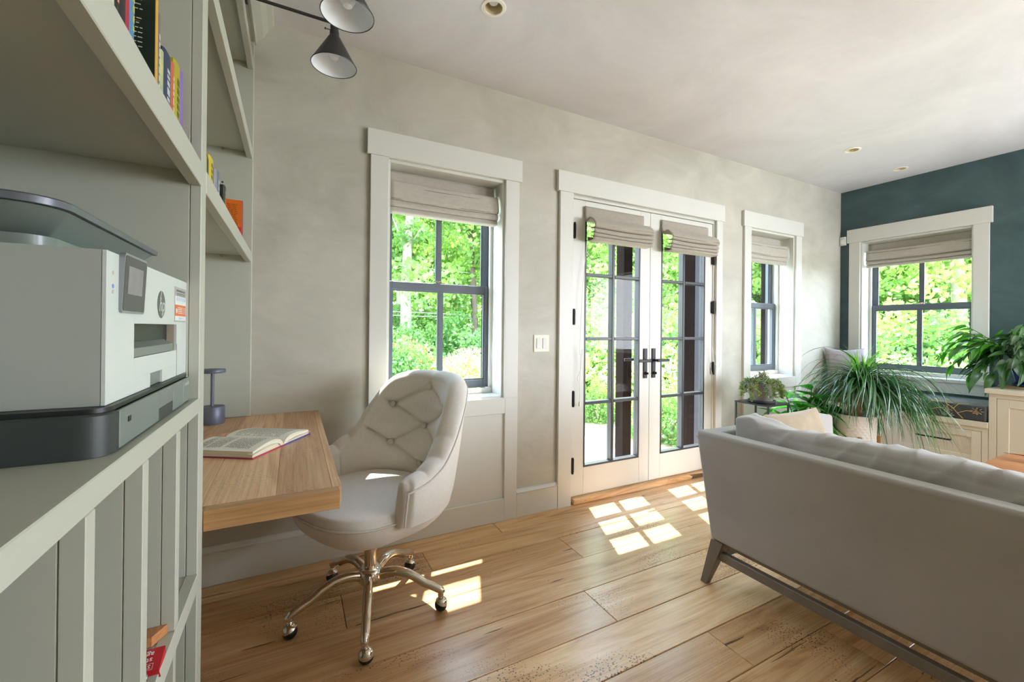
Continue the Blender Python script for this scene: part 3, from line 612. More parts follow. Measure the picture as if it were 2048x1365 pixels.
# round logo: grey disc, slanted white letters
ly, lz, lr = -1.427, Zp + 0.166 + 0.026, 0.0235
ey, ez, ex = Vector((0, 1, 0)), Vector((0, 0, 1)), Vector((1, 0, 0))
m = MB(); n = 40; m.prism([(lr * math.cos(2 * PI * i / n), lr * math.sin(2 * PI * i / n)) for i in range(n)], lambda p, k: (BXFr + 0.0002 + 0.0004 * k, ly + p[0], lz + p[1])); lg = m.build('logo', M('logo_grey', (104, 106, 106), 0.35, metal=0.4, var=0.03), pr)
V, F = text_geo('hp', 0.034, 0.32, 0.0002); MB().add(placed(V, (BXFr + 0.0009, ly + 0.0005, lz - 0.001), ey, ez, ex), F).build('lettering', PW, lg)
m = MB()
for (a, b, c, d) in ((-0.0105, 0.010, -0.0045, 0.0225), (0.0045, -0.0225, 0.0105, -0.008)):
    w_ = 0.0034; m.add([(BXFr + 0.0010, ly + a, lz + b), (BXFr + 0.0010, ly + a + w_, lz + b), (BXFr + 0.0010, ly + c + w_, lz + d), (BXFr + 0.0010, ly + c, lz + d)], [(0, 1, 2, 3)])
m.build('letter_stems', PW, lg)
# sales sticker
ky0, ky1, kz0, kz1 = -1.335, -1.241, Zp + 0.163, Zp + 0.232
st = bx('sticker', (BXFr, ky0, kz0), (BXFr + 0.0004, ky1, kz1), M('sticker_grey', (172, 172, 170), 0.5, var=0.02), pr, 0)
bx('sticker_white_band', (BXFr + 0.0004, ky0 + 0.003, kz0 + 0.034), (BXFr + 0.0007, ky1 - 0.002, kz0 + 0.051), M('sticker_white', (226, 228, 228), 0.5, var=0.01), st, 0)
bx('sticker_orange_band', (BXFr + 0.0004, ky0 + 0.003, kz0 + 0.012), (BXFr + 0.0007, ky1 - 0.002, kz0 + 0.034), M('sticker_orange', (226, 116, 62), 0.5, var=0.02), st, 0)
bx('sticker_white_band', (BXFr + 0.0004, ky0 + 0.003, kz0 + 0.003), (BXFr + 0.0007, ky1 - 0.002, kz0 + 0.012), MATS['sticker_white'], st, 0)
m = MB(); q = random.Random(3)
def dashes(mb, x, y0, y1, z, h, q, lo=0.004, hi=0.012, gap=0.0015):
    u = y0
    while u < y1:
        w = min(q.uniform(lo, hi), y1 - u); mb.add([(x, u, z), (x, u + w, z), (x, u + w, z + h), (x, u, z + h)], [(0, 1, 2, 3)]); u += w + gap
dashes(m, BXFr + 0.0009, ky0 + 0.012, ky1 - 0.014, kz0 + 0.0600, 0.0036, q)
for z in (0.0560, 0.0535): dashes(m, BXFr + 0.0009, ky0 + 0.014, ky1 - 0.012, kz0 + z, 0.0013, q, 0.003, 0.007)
tag(m.build('sticker_print', INK, st), kind='stuff')
m = MB()
for z in (0.0275, 0.0240, 0.0205, 0.0170): dashes(m, BXFr + 0.0009, ky0 + 0.024, ky0 + 0.062, kz0 + z, 0.0018, q, 0.004, 0.010); dashes(m, BXFr + 0.0009, ky0 + 0.068, ky1 - 0.004, kz0 + z, 0.0012, q, 0.003, 0.006)
m.tube([(BXFr + 0.0007, ky0 + 0.014, kz0 + 0.022), (BXFr + 0.0010, ky0 + 0.014, kz0 + 0.022)], 0.005, 12); tag(m.build('sticker_print', MATS['sticker_white'], st), kind='stuff')
m = MB()
for k in range(5): y = ky0 + 0.012 + k * 0.0165; dashes(m, BXFr + 0.0009, y, y + 0.007, kz0 + 0.042, 0.007, q, 0.006, 0.007)
dashes(m, BXFr + 0.0009, ky0 + 0.035, ky0 + 0.042, kz0 + 0.005, 0.005, q, 0.006, 0.007); dashes(m, BXFr + 0.0009, ky0 + 0.044, ky0 + 0.062, kz0 + 0.006, 0.0024, q, 0.004, 0.007)
tag(m.build('sticker_icons', M('sticker_blue', (150, 196, 226), 0.5, var=0.02), st), kind='stuff')

# ------------------------------------------------------------------ shelved books
def book(y0, y1, h, z, col, label, group, xf=-0.205, depth=0.15, spine=None, text=None, page=(214, 204, 180), cover2=None, lean=0.0, colname=None):
    b = thing('book', (xf - depth / 2, (y0 + y1) / 2, z), label, 'book', group)
    cm = M('book_%d' % len(MATS), col, 0.42, var=0.05, vs=30, c2=cover2)
    t = 0.0018
    def tl_(p): return (p[0], p[1] + lean * (p[2] - z), p[2])
    m = MB(); m.box((xf - depth, y0, z), (xf - 0.003, y0 + t, z + h)).box((xf - depth, y1 - t, z), (xf - 0.003, y1, z + h))
    m.v = [tl_(p) for p in m.v]; m.build('cover', cm, b)
    m = MB(); r = (y1 - y0) / 2; m.prism([(xf - 0.003 + min(0.004, r * 0.5) * math.cos(R(-90 + 18 * i)), (y0 + y1) / 2 + r * math.sin(R(-90 + 18 * i))) for i in range(11)], lambda p, k: tl_((p[0], p[1], z + k * h)))
    m.build('spine', M('spine_%d' % len(MATS), spine, 0.42, var=0.04, vs=30) if spine else cm, b)
    m = MB(); m.box((xf - depth + 0.003, y0 + t + 0.0002, z + 0.003), (xf - 0.0045, y1 - t - 0.0002, z + h - 0.003)); m.v = [tl_(p) for p in m.v]; m.build('pages', M('pages_%d' % len(MATS), page, 0.9, var=0.06, vs=8, stretch=(1, 90, 1)), b)
    if text:
        m = MB(); q = random.Random(len(MATS)); zz = z + h * 0.25
        while zz < z + h * 0.8:
            w = q.uniform(0.006, 0.014); m.box((xf + 0.0004, (y0 + y1) / 2 - (y1 - y0) * 0.16, zz), (xf + 0.0012, (y0 + y1) / 2 + (y1 - y0) * 0.16, zz + w)); zz += w + 0.004
        m.v = [tl_(p) for p in m.v]; tag(m.build('spine_print', M('sp_%d' % len(MATS), text, 0.6, var=0.02), b), kind='stuff')
    return b, cm
G1 = 'books on the shelf above the printer'; ZS = 1.546
B = [(-1.765, -1.737, .23, (176, 160, 128), 'beige hardback at camera end of the shelf over the printer', {}),
     (-1.736, -1.710, .24, (120, 116, 108), 'grey paperback second from camera end of the shelf over the printer', {}),
     (-1.709, -1.692, .235, (198, 176, 62), 'mustard yellow thin book between grey and black spines', {}),
     (-1.691, -1.666, .245, (32, 34, 30), 'black hardback beside the white-spined book', {}),
     (-1.665, -1.650, .24, (206, 204, 196), 'white spined thin book between two black books', {}),
     (-1.649, -1.636, .24, (34, 30, 32), 'narrow black book with a pink stripe on its spine', {'text': (214, 140, 126)}),
     (-1.635, -1.608, .245, (28, 30, 30), 'wide black book left of the crimson spine', {}),
     (-1.607, -1.594, .24, (168, 40, 62), 'crimson spined thin book next to the big dark green book', {}),
     (-1.593, -1.576, .235, (72, 132, 178), 'blue and yellow spined book touching the big dark green cover', {'text': (196, 186, 60)})]
for (a, b_, h, c, lab, kw) in B: book(a, b_, h, ZS, c, lab, G1, **kw)
gb, gm = book(-1.474, -1.4645, 0.182, ZS, (34, 44, 32), 'large dark green book with white text on its back cover', G1, xf=-0.203, depth=0.165, spine=(206, 160, 60))
m = MB(); q = random.Random(9)
for k in range(21):
    z = ZS + 0.172 - k * 0.0076
    if k in (3, 12): continue
    u = -0.300
    while u < -0.225:
        w = q.uniform(0.004, 0.009); w = min(w, -0.222 - u); m.add([(u, -1.4745, z), (u + w, -1.4745, z), (u + w, -1.4745, z + 0.0016), (u, -1.4745, z + 0.0016)], [(0, 1, 2, 3)]); u += w + 0.0016
tag(m.build('back_cover_print', M('cover_print', (206, 208, 196), 0.6, var=0.03), gb), kind='stuff')
OCH = M('cover_ochre', (176, 122, 48), 0.5, var=0.1)
for (x1_, za, zb) in ((-0.207, 0.002, 0.018), (-0.225, 0.138, 0.1386), (-0.225, 0.044, 0.0446)): MB().box((-0.36, -1.4744, ZS + za), (x1_, -1.4741, ZS + zb)).build('ochre_band', OCH, gb)
B = [(-1.464, -1.447, .168, (112, 108, 100), 'grey spined book directly right of the big dark green book', {'text': (206, 200, 188)}),
     (-1.446, -1.424, .118, (150, 164, 150), 'pale patterned thin book between grey and navy spines', {'cover2': (196, 196, 110)}),
     (-1.423, -1.372, .134, (32, 52, 84), 'navy blue book with white lettering down its spine', {'text': (190, 198, 208)}),
     (-1.371, -1.351, .138, (186, 96, 62), 'rust orange thin book right of the navy spine', {'text': (220, 190, 170)}),
     (-1.350, -1.302, .155, (166, 158, 28), 'olive yellow book second from the bookcase upright', {'text': (90, 96, 30)}),
     (-1.301, -1.280, .160, (160, 86, 140), 'pink and violet thin book nearest the bookcase upright', {'spine': (128, 104, 176)})]
for (a, b_, h, c, lab, kw) in B: book(a, b_, h, ZS, c, lab, G1, **kw)
G2 = 'books on the shelf above the desk'
book(-1.04, -1.003, .088, ZS, (150, 156, 46), 'olive green short book at the upright above the desk', G2, depth=0.12)
book(-0.972, -0.905, .110, ZS, (208, 184, 40), 'bright yellow book with black print above the desk', G2, depth=0.13, text=(110, 96, 30))
book(-0.880, -0.838, .104, ZS, (142, 142, 148), 'grey spined book between yellow and blue-grey books', G2, depth=0.13)
book(-0.836, -0.790, .112, ZS, (98, 116, 138), 'blue grey book with pale fore-edge above the desk', G2, depth=0.13, text=(190, 196, 200))
book(-0.700, -0.652, .110, ZS, (44, 46, 42), 'black book with gilt panel above the desk', G2, depth=0.12, page=(170, 140, 84), text=(176, 146, 88))
m = MB(); th = thing('bookend', (-0.26, -0.98, ZS), 'dark slate rounded bookend behind the yellow book above the desk', 'bookend')
m.prism([(-0.32, ZS), (-0.205, ZS)] + [(-0.245 + 0.04 * math.cos(R(9 * i)), ZS + 0.085 + 0.04 * math.sin(R(9 * i))) for i in range(11)] + [(-0.32, ZS + 0.125)], lambda p, k: (p[0], -0.998 + 0.014 * k, p[1])); m.build('plate', M('slate_grey', (72, 74, 78), 0.5, var=0.05), th)
orb, om = book(-0.205, -0.180, 0.190, ZS, (222, 110, 26), 'orange and red book standing alone with back cover facing the camera', G2, xf=-0.200, depth=0.14, spine=(160, 36, 48))
m = MB().box((-0.3395, -0.2056, ZS + 0.0005), (-0.2035, -0.2052, ZS + 0.075)); m.build('red_band', M('cover_red_band', (212, 52, 36), 0.45, var=0.05), orb)
m = MB(); q = random.Random(4)
for k in range(13):
    z = ZS + 0.168 - k * 0.0072; u = -0.325
    while u < -0.222: w = min(q.uniform(0.006, 0.016), -0.218 - u); m.add([(u, -0.2060, z), (u + w, -0.2060, z), (u + w, -0.2060, z + 0.0022), (u, -0.2060, z + 0.0022)], [(0, 1, 2, 3)]); u += w + 0.003
m.box((-0.335, -0.2060, ZS + 0.178), (-0.31, -0.2056, ZS + 0.184)); tag(m.build('cover_print', M('orange_print', (120, 58, 20), 0.6, var=0.05), orb), kind='stuff')

# things on the low shelf under the counter
wb = thing('wood_block', (-0.33, -1.40, 0.656), 'live edge wood offcut at the back of the low bookcase shelf', 'wood')
m = MB(); m.prism([(-0.50, -1.404 - 0.0), (-0.19, -1.4035), (-0.205, -1.432), (-0.28, -1.437), (-0.37, -1.441), (-0.50, -1.443)], lambda p, k: (p[0], p[1] + (0 if p[1] > -1.41 else -0.0), 0.656 + 0.016 * k)); 
m.v = [(p[0], p[1] - 0.026, p[2]) for p in m.v]; m.build('slab', LIVEW, wb)
pp = thing('paper_sheet', (-0.30, -1.50, 0.656), 'white paper sheet lying flat on the low shelf by the red box', 'paper')
bx('sheet', (-0.46, -1.52, 0.6562), (-0.186, -1.475, 0.6575), M('white_paper', (224, 226, 234), 0.8, var=0.01), pp, 0)
RED = M('carton_red', (196, 34, 48), 0.45, var=0.05)
sb = thing('staple_box', (-0.24, -1.545, 0.656), 'red and white staples carton tipped on the low shelf', 'box')
a0 = Vector((-0.180, -1.490, 0.672)); e1 = Vector((-1, 0, 0.0)); e2 = Vector((0.0, -0.93, -0.26)).normalized(); e3 = e1.cross(e2); e3 = e3 if e3.z > 0 else -e3
Wb, Hb = 0.115, 0.040
m = MB(); P_ = lambda u, w, t_: tuple(a0 + e1 * u + e2 * w + e3 * t_)
m.hull8([P_(0, 0, -0.014), P_(0, Hb, -0.014), P_(Wb, Hb, -0.014), P_(Wb, 0, -0.014), P_(0, 0, 0), P_(0, Hb, 0), P_(Wb, Hb, 0), P_(Wb, 0, 0)]); car = m.build('carton', RED, sb)
m = MB(); m.hull8([P_(0.0, Hb, -0.004), P_(-0.004, Hb + 0.008, -0.007), P_(Wb, Hb + 0.008, -0.007), P_(Wb, Hb, -0.004), P_(0.0, Hb, -0.003), P_(-0.004, Hb + 0.008, -0.006), P_(Wb, Hb + 0.008, -0.006), P_(Wb, Hb, -0.003)]); m.build('flap', RED, sb)
WHT = M('carton_white', (236, 232, 230), 0.5, var=0.01)
# the carton lies upside down to the camera: its letters run from right to left and their tops point at the camera
for txt, w, sz in (('agrafes', 0.010, 0.0115), ('standard', 0.0205, 0.0115), ('STAPLES', 0.0320, 0.0090)):
    V, F = text_geo(txt, sz, 0, 0.0002, 'LEFT'); MB().add(placed(V, a0 + e1 * 0.012 + e2 * w + e3 * 0.0004, e1, e2, e3), F).build('lettering', WHT, car)
m = MB()
for (u0_, u1_, w0, w1) in ((0.009, 0.062, 0.0270, 0.0275), (0.009, 0.062, 0.0372, 0.0377), (0.009, 0.0095, 0.0270, 0.0377), (0.0615, 0.062, 0.0270, 0.0377)):
    m.add([P_(u0_, w0, 0.0004), P_(u1_, w0, 0.0004), P_(u1_, w1, 0.0004), P_(u0_, w1, 0.0004)], [(0, 1, 2, 3)])
m.build('lettering_frame', WHT, car)
tr = thing('tape_roll', (-0.205, -1.566, 0.656), 'small steel rimmed tin next to the red staples carton', 'tin')
m = MB(); m.lathe([(0.019, 0.0), (0.020, 0.001), (0.020, 0.021), (0.0185, 0.022), (0.0165, 0.021), (0.0160, 0.016), (0.0, 0.016)], (-0.205, -1.566, 0.656), 28); m.build('tin', M('tin_steel', (176, 178, 182), 0.25, metal=0.8, var=0.04), tr, 1)
# ------------------------------------------------------------------ roman blinds
def blind(name, label, P, u0, u1, ztop, prof, mat, flat_w=None, cord=None, parent=None):
    # prof: list of (n, dz) from the top down, n = distance out from the wall towards the room
    mid = (u0 + u1) / 2
    t = thing(name, P(mid, ztop, 0), label, 'blind')
    pts = []
    for (a, b), (c, d) in zip(prof, prof[1:]):
        for k in range(4): pts.append((a + (c - a) * k / 4, b + (d - b) * k / 4))
    pts.append(prof[-1]); k = len(pts)
    # smooth the folded edge line a little
    q = np.array(pts)
    for _ in range(1): q[1:-1] = (q[:-2] + 2 * q[1:-1] + q[2:]) / 4
    sd = random.uniform(0, 9)
    nu = 26
    def fn(a, v):
        i = min(int(round(v * (k - 1))), k - 1); n, dz = q[i]; u = u0 + (u1 - u0) * a
        w = mnoise.noise((u * 5 + sd, dz * 14, sd)) * 0.006 * min(1, n / 0.03)
        sag = -0.010 * math.sin(PI * a) * (dz / q[-1][1]) * (0.5 + 0.5 * math.sin(dz * 60))
        return P(u, ztop + dz + sag, -(n + w))
    m = MB().grid(fn, nu, k); m.build('fabric', mat, t, 2, recalc=False, solid=0.0022)
    zlast = ztop + prof[-1][1]
    MB().box(P(u0 + 0.004, ztop - 0.034, -0.0005), P(u1 - 0.004, ztop + 0.0, -prof[0][0] + 0.002), 0.002).build('headrail', TRIM, t)
    MB().box(P(u0 + 0.006, zlast + 0.006, -(prof[-1][0] + 0.002)), P(u1 - 0.006, zlast + 0.028, -(prof[-1][0] + 0.008)), 0.002).build('hem_bar', mat, t)
    for j, dz in enumerate((0.30, 0.42)):
        i = int(dz * (k - 1)); n, d = q[i]
        MB().tube([P(u0 + 0.004 + (u1 - u0 - 0.008) * s_ / 8, ztop + d - 0.010 * math.sin(PI * s_ / 8) * 0.4, -(n + 0.002)) for s_ in range(9)], 0.0016, 6).build('rib_seam', SEAM, t)
    return t
Pb = mapper('back'); Pr = mapper('right')
def recess(base): return lambda u, z, n: Pb(u, z, base + n)
pf_in = [(0.010, 0), (0.012, -0.06), (0.014, -0.086), (0.070, -0.074), (0.078, -0.10), (0.088, -0.165), (0.080, -0.182), (0.022, -0.172), (0.074, -0.184), (0.080, -0.206), (0.072, -0.220), (0.022, -0.210), (0.066, -0.222), (0.070, -0.247), (0.02, -0.249)]
SEAM = M('blind_seam_shade', (120, 112, 104), 0.9, var=0.05)  # seam colour darkened to paint in shadow along the folds
blind('roman_blind', 'grey linen roman blind in the tall window behind the tufted chair', recess(0.125), 0.476, 1.145, 2.100, [(n, d * 1.0) for n, d in pf_in], LINEN)
blind('roman_blind', 'grey linen roman blind in the narrow window between doors and corner', recess(0.125), 3.640, 4.281, 2.100, [(n * 0.95, d * 1.02) for n, d in pf_in], LINEN)
blind('roman_blind', 'grey linen roman blind in the wide window on the teal wall', lambda u, z, n: Pr(u, z, 0.125 + n), -0.963, -0.202, 2.100, [(n * 0.9, d * 0.98) for n, d in pf_in], LINEN)
pf_d = [(0.010, 0.0), (0.012, -0.06), (0.016, -0.115), (0.070, -0.085), (0.118, -0.130), (0.122, -0.165), (0.060, -0.160), (0.112, -0.172), (0.116, -0.196), (0.060, -0.190), (0.108, -0.202), (0.110, -0.222), (0.060, -0.216), (0.102, -0.228), (0.104, -0.246), (0.030, -0.246)]
onleaf = lambda u, z, n: Pb(u, z, DY0 - 0.002 + n)
blind('roman_blind', 'bulky folded linen blind on the left leaf of the french door', onleaf, 1.785, 2.335, 2.050, pf_d, LINEND)
blind('roman_blind', 'bulky folded linen blind on the right leaf of the french door', onleaf, 2.520, 3.055, 2.050, pf_d, LINEND)
def cord(label, pts, r=0.0016, tassel=True):
    t = thing('blind_cord', pts[0], label, 'cord')
    P = [Vector(p) for p in pts]; out = []
    for i in range(len(P) - 1):
        p0, p1, p2, p3 = P[max(i - 1, 0)], P[i], P[i + 1], P[min(i + 2, len(P) - 1)]
        for k in range(8):
            s_ = k / 8; out.append(0.5 * ((2 * p1) + (-p0 + p2) * s_ + (2 * p0 - 5 * p1 + 4 * p2 - p3) * s_ * s_ + (-p0 + 3 * p1 - 3 * p2 + p3) * s_ ** 3))
    out.append(P[-1]); MB().tube(out, r, 6).build('cord', CORD, t, 1)
    if tassel: MB().lathe([(0.002, 0.0), (0.006, -0.004), (0.007, -0.030), (0.004, -0.034), (0.0, -0.034)], pts[-1], 10).build('tassel', CORD, t, 1)
cy = -0.018
cord('white cord knotted on the cleat left of the french door', [(1.80, cy + .005, 1.80), (1.765, cy, 1.50), (1.745, cy, 1.12), (1.737, cy - .01, 1.02), (1.757, cy - .01, 1.06), (1.745, cy - .012, 0.93), (1.725, cy, 0.86), (1.768, cy, 0.82), (1.775, cy, 0.90), (1.752, cy, 1.03), (1.748, cy, 0.80), (1.745, cy, 0.70)])
cord('white cord looped on the cleat right of the french door', [(3.050, cy + .005, 1.80), (3.046, cy, 1.45), (3.062, cy, 1.10), (3.092, cy, 0.86), (3.125, cy - .01, 0.83), (3.118, cy - .01, 0.93), (3.085, cy - .01, 1.06), (3.128, cy - .012, 1.00), (3.165, cy - .024, 0.93), (3.140, cy - .022, 0.89), (3.095, cy, 0.95), (3.090, cy, 0.70)], tassel=False)
cord('white cord hanging in the right jamb of the window behind the chair', [(1.140, 0.10, 1.80), (1.142, 0.10, 1.2), (1.136, 0.10, 1.02), (1.142, 0.10, 0.95), (1.148, 0.10, 1.02), (1.146, 0.10, 1.3)], tassel=False)

# ------------------------------------------------------------------ wall plates
sw = thing('light_switch', (1.446, 0, 1.10), 'white double rocker switch plate left of the french door', 'switch')
bx('plate', (1.386, -0.006, 1.045), (1.503, -0.0003, 1.157), M('switch_white', (226, 222, 206), 0.4, var=0.01), sw, 0.002)
for x in (1.421, 1.468): bx('rocker', (x - 0.016, -0.010, 1.067), (x + 0.016, -0.006, 1.135), TRIM, sw, 0.0015)
sn = thing('motion_sensor', (XR - 0.03, -0.035, 2.15), 'small white sensor box in the corner beside the teal wall window', 'sensor')
MB().rbox((XR - 0.034, -0.060, 2.105), (XR - 0.0008, -0.004, 2.195), 0.006, 3).build('case', TRIM, sn, 1); bx('lens', (XR - 0.0355, -0.048, 2.125), (XR - 0.0335, -0.014, 2.165), M('sensor_lens', (232, 232, 228), 0.3, var=0.01), sn)

# ------------------------------------------------------------------ recessed ceiling lamps
CAN = M('downlight_can', (226, 214, 176), 0.35, metal=0.2, var=0.05); RIM = M('downlight_rim', (238, 234, 222), 0.45, var=0.01); BULB = M('lamp_bulb_frosted', (222, 226, 230), 0.25, var=0.02)
for (x, y), lab in zip(DL, ('recessed ceiling lamp nearest the camera above the tall window', 'recessed ceiling lamp farther from the teal wall of the far pair', 'recessed ceiling lamp closest to the teal wall')):
    d = thing('downlight', (x, y, ZC), lab, 'ceiling lamp', 'recessed ceiling lamps')
    MB().lathe([(0.0395, 0.012), (0.0395, 0.0), (0.042, -0.004), (0.056, -0.003), (0.058, -0.0002), (0.044, 0.0)], (x, y, ZC), 40, False).build('trim_ring', RIM, d, 1)
    MB().lathe([(0.0392, -0.001), (0.040, 0.03), (0.036, 0.05), (0.0, 0.055)], (x, y, ZC), 32, False).build('can', CAN, d, 1, recalc=False)
    MB().lathe([(0.0, 0.018), (0.020, 0.022), (0.024, 0.030), (0.016, 0.050), (0.0, 0.052)], (x, y, ZC), 20, False).build('bulb', BULB, d, 1)

# ------------------------------------------------------------------ library lamps reaching out from the bookcase
DARK = M('lamp_bronze', (66, 64, 66), 0.42, metal=0.5, var=0.05); ENAM = M('shade_enamel', (238, 244, 252), 0.35, var=0.01)
def libr(x, y, zr, lab):
    t = thing('library_lamp', (x, y, zr), lab, 'lamp', 'library lamps on arms above the desk')
    c = (x, y, zr); H = 0.122; r1 = 0.0905; r0_ = 0.024
    m = MB(); m.lathe([(r1, 0.0), (r1 + 0.0008, 0.0015), (r0_, H), (r0_ - 0.002, H), (r0_ - 0.002, H - 0.001)], c, 48, False); sh = m.build('shade', DARK, t, 1)
    MB().lathe([(r1 - 0.0004, 0.0004), (r1 - 0.0012, 0.0006), (r0_ - 0.0025, H - 0.002), (0.0, H - 0.001)], c, 48, False).build('enamel_lining', ENAM, sh, 1)
    MB().lathe([(r1 + 0.0010, -0.001), (r1 + 0.0018, 0.0008), (r1 + 0.0010, 0.0025), (r1 - 0.001, 0.0025), (r1 - 0.0016, 0.0008), (r1 - 0.001, -0.001), (r1 + 0.0010, -0.001)], c, 48, False).build('rim_bead', DARK, sh, 1)
    MB().lathe([(r0_ + 0.001, H - 0.002), (0.019, H + 0.008), (0.019, H + 0.022), (0.0165, H + 0.024), (0.0165, H + 0.055), (0.011, H + 0.058), (0.0, H + 0.058)], c, 24).build('socket', DARK, t, 1)
    m = MB(); m.tube([(x - 0.015, y - 0.004, zr + H + 0.026), (x - 0.034, y - 0.008, zr + H + 0.024)], 0.002, 8); m.lathe([(0, -.004), (.003, -.0035), (.0045, 0), (.003, .0035), (0, .004)], (x - 0.036, y - 0.008, zr + H + 0.024), 10); m.build('thumb_screw', DARK, t, 1)
    MB().lathe([(0.0, 0.030), (0.016, 0.033), (0.029, 0.052), (0.029, 0.066), (0.018, 0.094), (0.012, 0.115), (0.0, 0.116)], c, 24).build('bulb', BULB, t, 1)
    zt_ = zr + H + 0.058
    MB().tube([(-0.181, y, zt_ + 0.004), (x - 0.02, y, zt_ + 0.004), (x - 0.006, y, zt_ + 0.002), (x, y, zt_ - 0.006)], 0.0065, 10).build('arm', DARK, t, 1)
    MB().tube([(-0.1805, y, zt_ + 0.004), (-0.172, y, zt_ + 0.004)], 0.030, 20).build('wall_rose', DARK, t, 1)
libr(0.145, -0.40, 2.314, 'farther dark cone lamp with pale lining, lower in the photo'); libr(0.163, -0.735, 2.318, 'nearer dark cone lamp with pale lining, cut by the top of the photo')

# ------------------------------------------------------------------ tufted desk chair
CX, CY, CR = 0.300, -0.500, R(207)
ch = thing('desk_chair', (CX, CY, 0), 'pale linen button tufted swivel chair with polished five star base at the desk', 'chair', rz=CR)
ss = lambda a, b, x: (lambda t: t * t * (3 - 2 * t))(min(1, max(0, (x - a) / (b - a))))
TA = [0, 22, 34, 43, 52, 62, 74, 88, 104, 118, 128]; TH = [0.985, 0.978, 0.958, 0.910, 0.835, 0.755, 0.685, 0.648, 0.628, 0.612, 0.590]
def hgt(a):
    a = abs(a); return float(np.interp(a, np.linspace(0, 130, 66), HS))
HS = np.interp(np.linspace(0, 130, 66), TA, TH)
for _ in range(3): HS[1:-1] = (HS[:-2] + 2 * HS[1:-1] + HS[2:]) / 4
TM = 106.0
def plan(a):  # inner plan radius; a in degrees from the back
    return 0.232 + 0.012 * math.cos(R(a)) ** 2 + 0.008 * ss(85, 124, abs(a)) * 0
def recl(a, z): return (0.125 * max(0, math.cos(R(a))) ** 1.2 + 0.035) * max(0, z - 0.44) * (1.15)
BT = [(0, .905), (-34, .815), (34, .815), (0, .725), (-34, .635), (34, .635), (0, .545), (-66, .725), (66, .725)]
SEG = [((0, .905), (-34, .815)), ((0, .905), (34, .815)), ((-34, .815), (0, .725)), ((34, .815), (0, .725)), ((0, .725), (-34, .635)), ((0, .725), (34, .635)), ((-34, .635), (0, .545)), ((34, .635), (0, .545)),
       ((0, .905), (0, 1.05)), ((-34, .815), (-62, .90)), ((34, .815), (62, .90)), ((-34, .635), (-70, .745)), ((34, .635), (70, .745))]
def sl(a): return a * PI / 180 * 0.27
def tuft(a, z):
    x = sl(a); g = 0.0
    fade = ss(0.47, 0.53, z) 
    d = 9
    for (p, q) in SEG:
        x0_, z0_, x1_, z1_ = sl(p[0]), p[1], sl(q[0]), q[1]; dx, dz = x1_ - x0_, z1_ - z0_
        t = min(1, max(0, ((x - x0_) * dx + (z - z0_) * dz) / (dx * dx + dz * dz))); dd = math.hypot(x - x0_ - t * dx, z - z0_ - t * dz); d = min(d, dd)
    g -= 0.013 * math.exp(-(d / 0.0065) ** 2) + 0.014 * math.exp(-(d / 0.030) ** 2)
    for s_ in (-1, 1):
        dd = abs(x - s_ * sl(88)); g -= 0.005 * math.exp(-(dd / 0.006) ** 2)
    b = min(math.hypot(x - sl(p[0]), z - p[1]) for p in BT[:7]); g -= 0.018 * math.exp(-(b / 0.022) ** 2)
    return g * fade + 0.020 * fade * math.exp(-(abs(a) / 60) ** 4)
def lp(a, r, z): return (-r * math.cos(R(a)), r * math.sin(R(a)) * 1.04, z)
THK = 0.094
def shell(iu, iv):
    a = -TM + 2 * TM * iu; h = hgt(a); thk = THK * (0.92 + 0.08 * math.cos(R(a)))
    rt = 0.040
    # iv 0..0.34 outer from below up, 0.34..0.5 rolled top, 0.5..1 inner down
    if iv < 0.34:
        t = iv / 0.34; z = 0.456 + (h - rt - 0.456) * t; low = ss(0.456, 0.52, z)
        r = plan(a) + thk * (0.94 + 0.06 * low) + recl(a, z); r += 0.004 * math.sin(PI * t)
    elif iv < 0.52:
        t = (iv - 0.34) / 0.18; q = PI * t; rc = plan(a) + thk / 2 + recl(a, h - rt); z = h - rt + rt * math.sin(q); r = rc + (thk / 2) * math.cos(q) + 0.004 * math.sin(q)
        x = sl(a); dd = min([abs(x - s_ * sl(k)) for s_ in (-1, 1) for k in (62, 74, 88)] + [abs(x)]); r += 0; z -= 0.005 * math.exp(-(dd / 0.006) ** 2) * math.sin(q) + 0.004 * math.exp(-(dd / 0.02) ** 2) * math.sin(q)
    else:
        t = (iv - 0.52) / 0.48; z = (h - rt) + (0.455 - (h - rt)) * t; r = plan(a) + recl(a, z) - tuft(a, z) * min(1, t * 6) - 0.004 * math.sin(PI * t)
    # the two front ends are rounded and lean back a little
    e = ss(TM - 9, TM, abs(a)); sgn = 1 if a > 0 else -1
    mid = plan(a) + thk / 2 + recl(a, z); r = mid + (r - mid) * (1 - 0.32 * e ** 3)
    aa = a - sgn * 5.0 * e * ss(0.42, 0.62, z) * 0.6
    return lp(aa, r, z)
NU, NV = 190, 118
m = MB().grid(shell, NU, NV)
for i, s_ in ((0, -1), (NU - 1, 1)):  # padded front ends
    ring = [m.v[i * NV + j] for j in range(NV)]; c = Vector((0, 0, 0))
    half = NV // 2; V = list(ring); o = []
    L_ = [Vector(ring[j]) for j in range(NV)]
    top = int(NV * 0.43); left = L_[:top]; right = L_[top:][::-1]
    def samp(P, t): x = t * (len(P) - 1); k = min(int(x), len(P) - 2); return P[k].lerp(P[k + 1], x - k)
    aa = R(TM * s_); outd = Vector((math.sin(aa) * s_ * 1.0, -math.cos(aa) * s_ * -1.0, 0)).normalized()
    outd = Vector((math.sin(R(TM)), s_ * math.cos(R(TM)), 0)).normalized()
    def endf(a, b):
        p = samp(left, a).lerp(samp(right, a), b); bul = 0.020 * (1 - (2 * b - 1) ** 2) ** 0.5 * min(1, (1 - a) * 8) ** 0.5
        return tuple(p + outd * bul)
    m.grid(endf, 30, 9)
m.build('shell', CHAIRF, ch, 2, local=True)
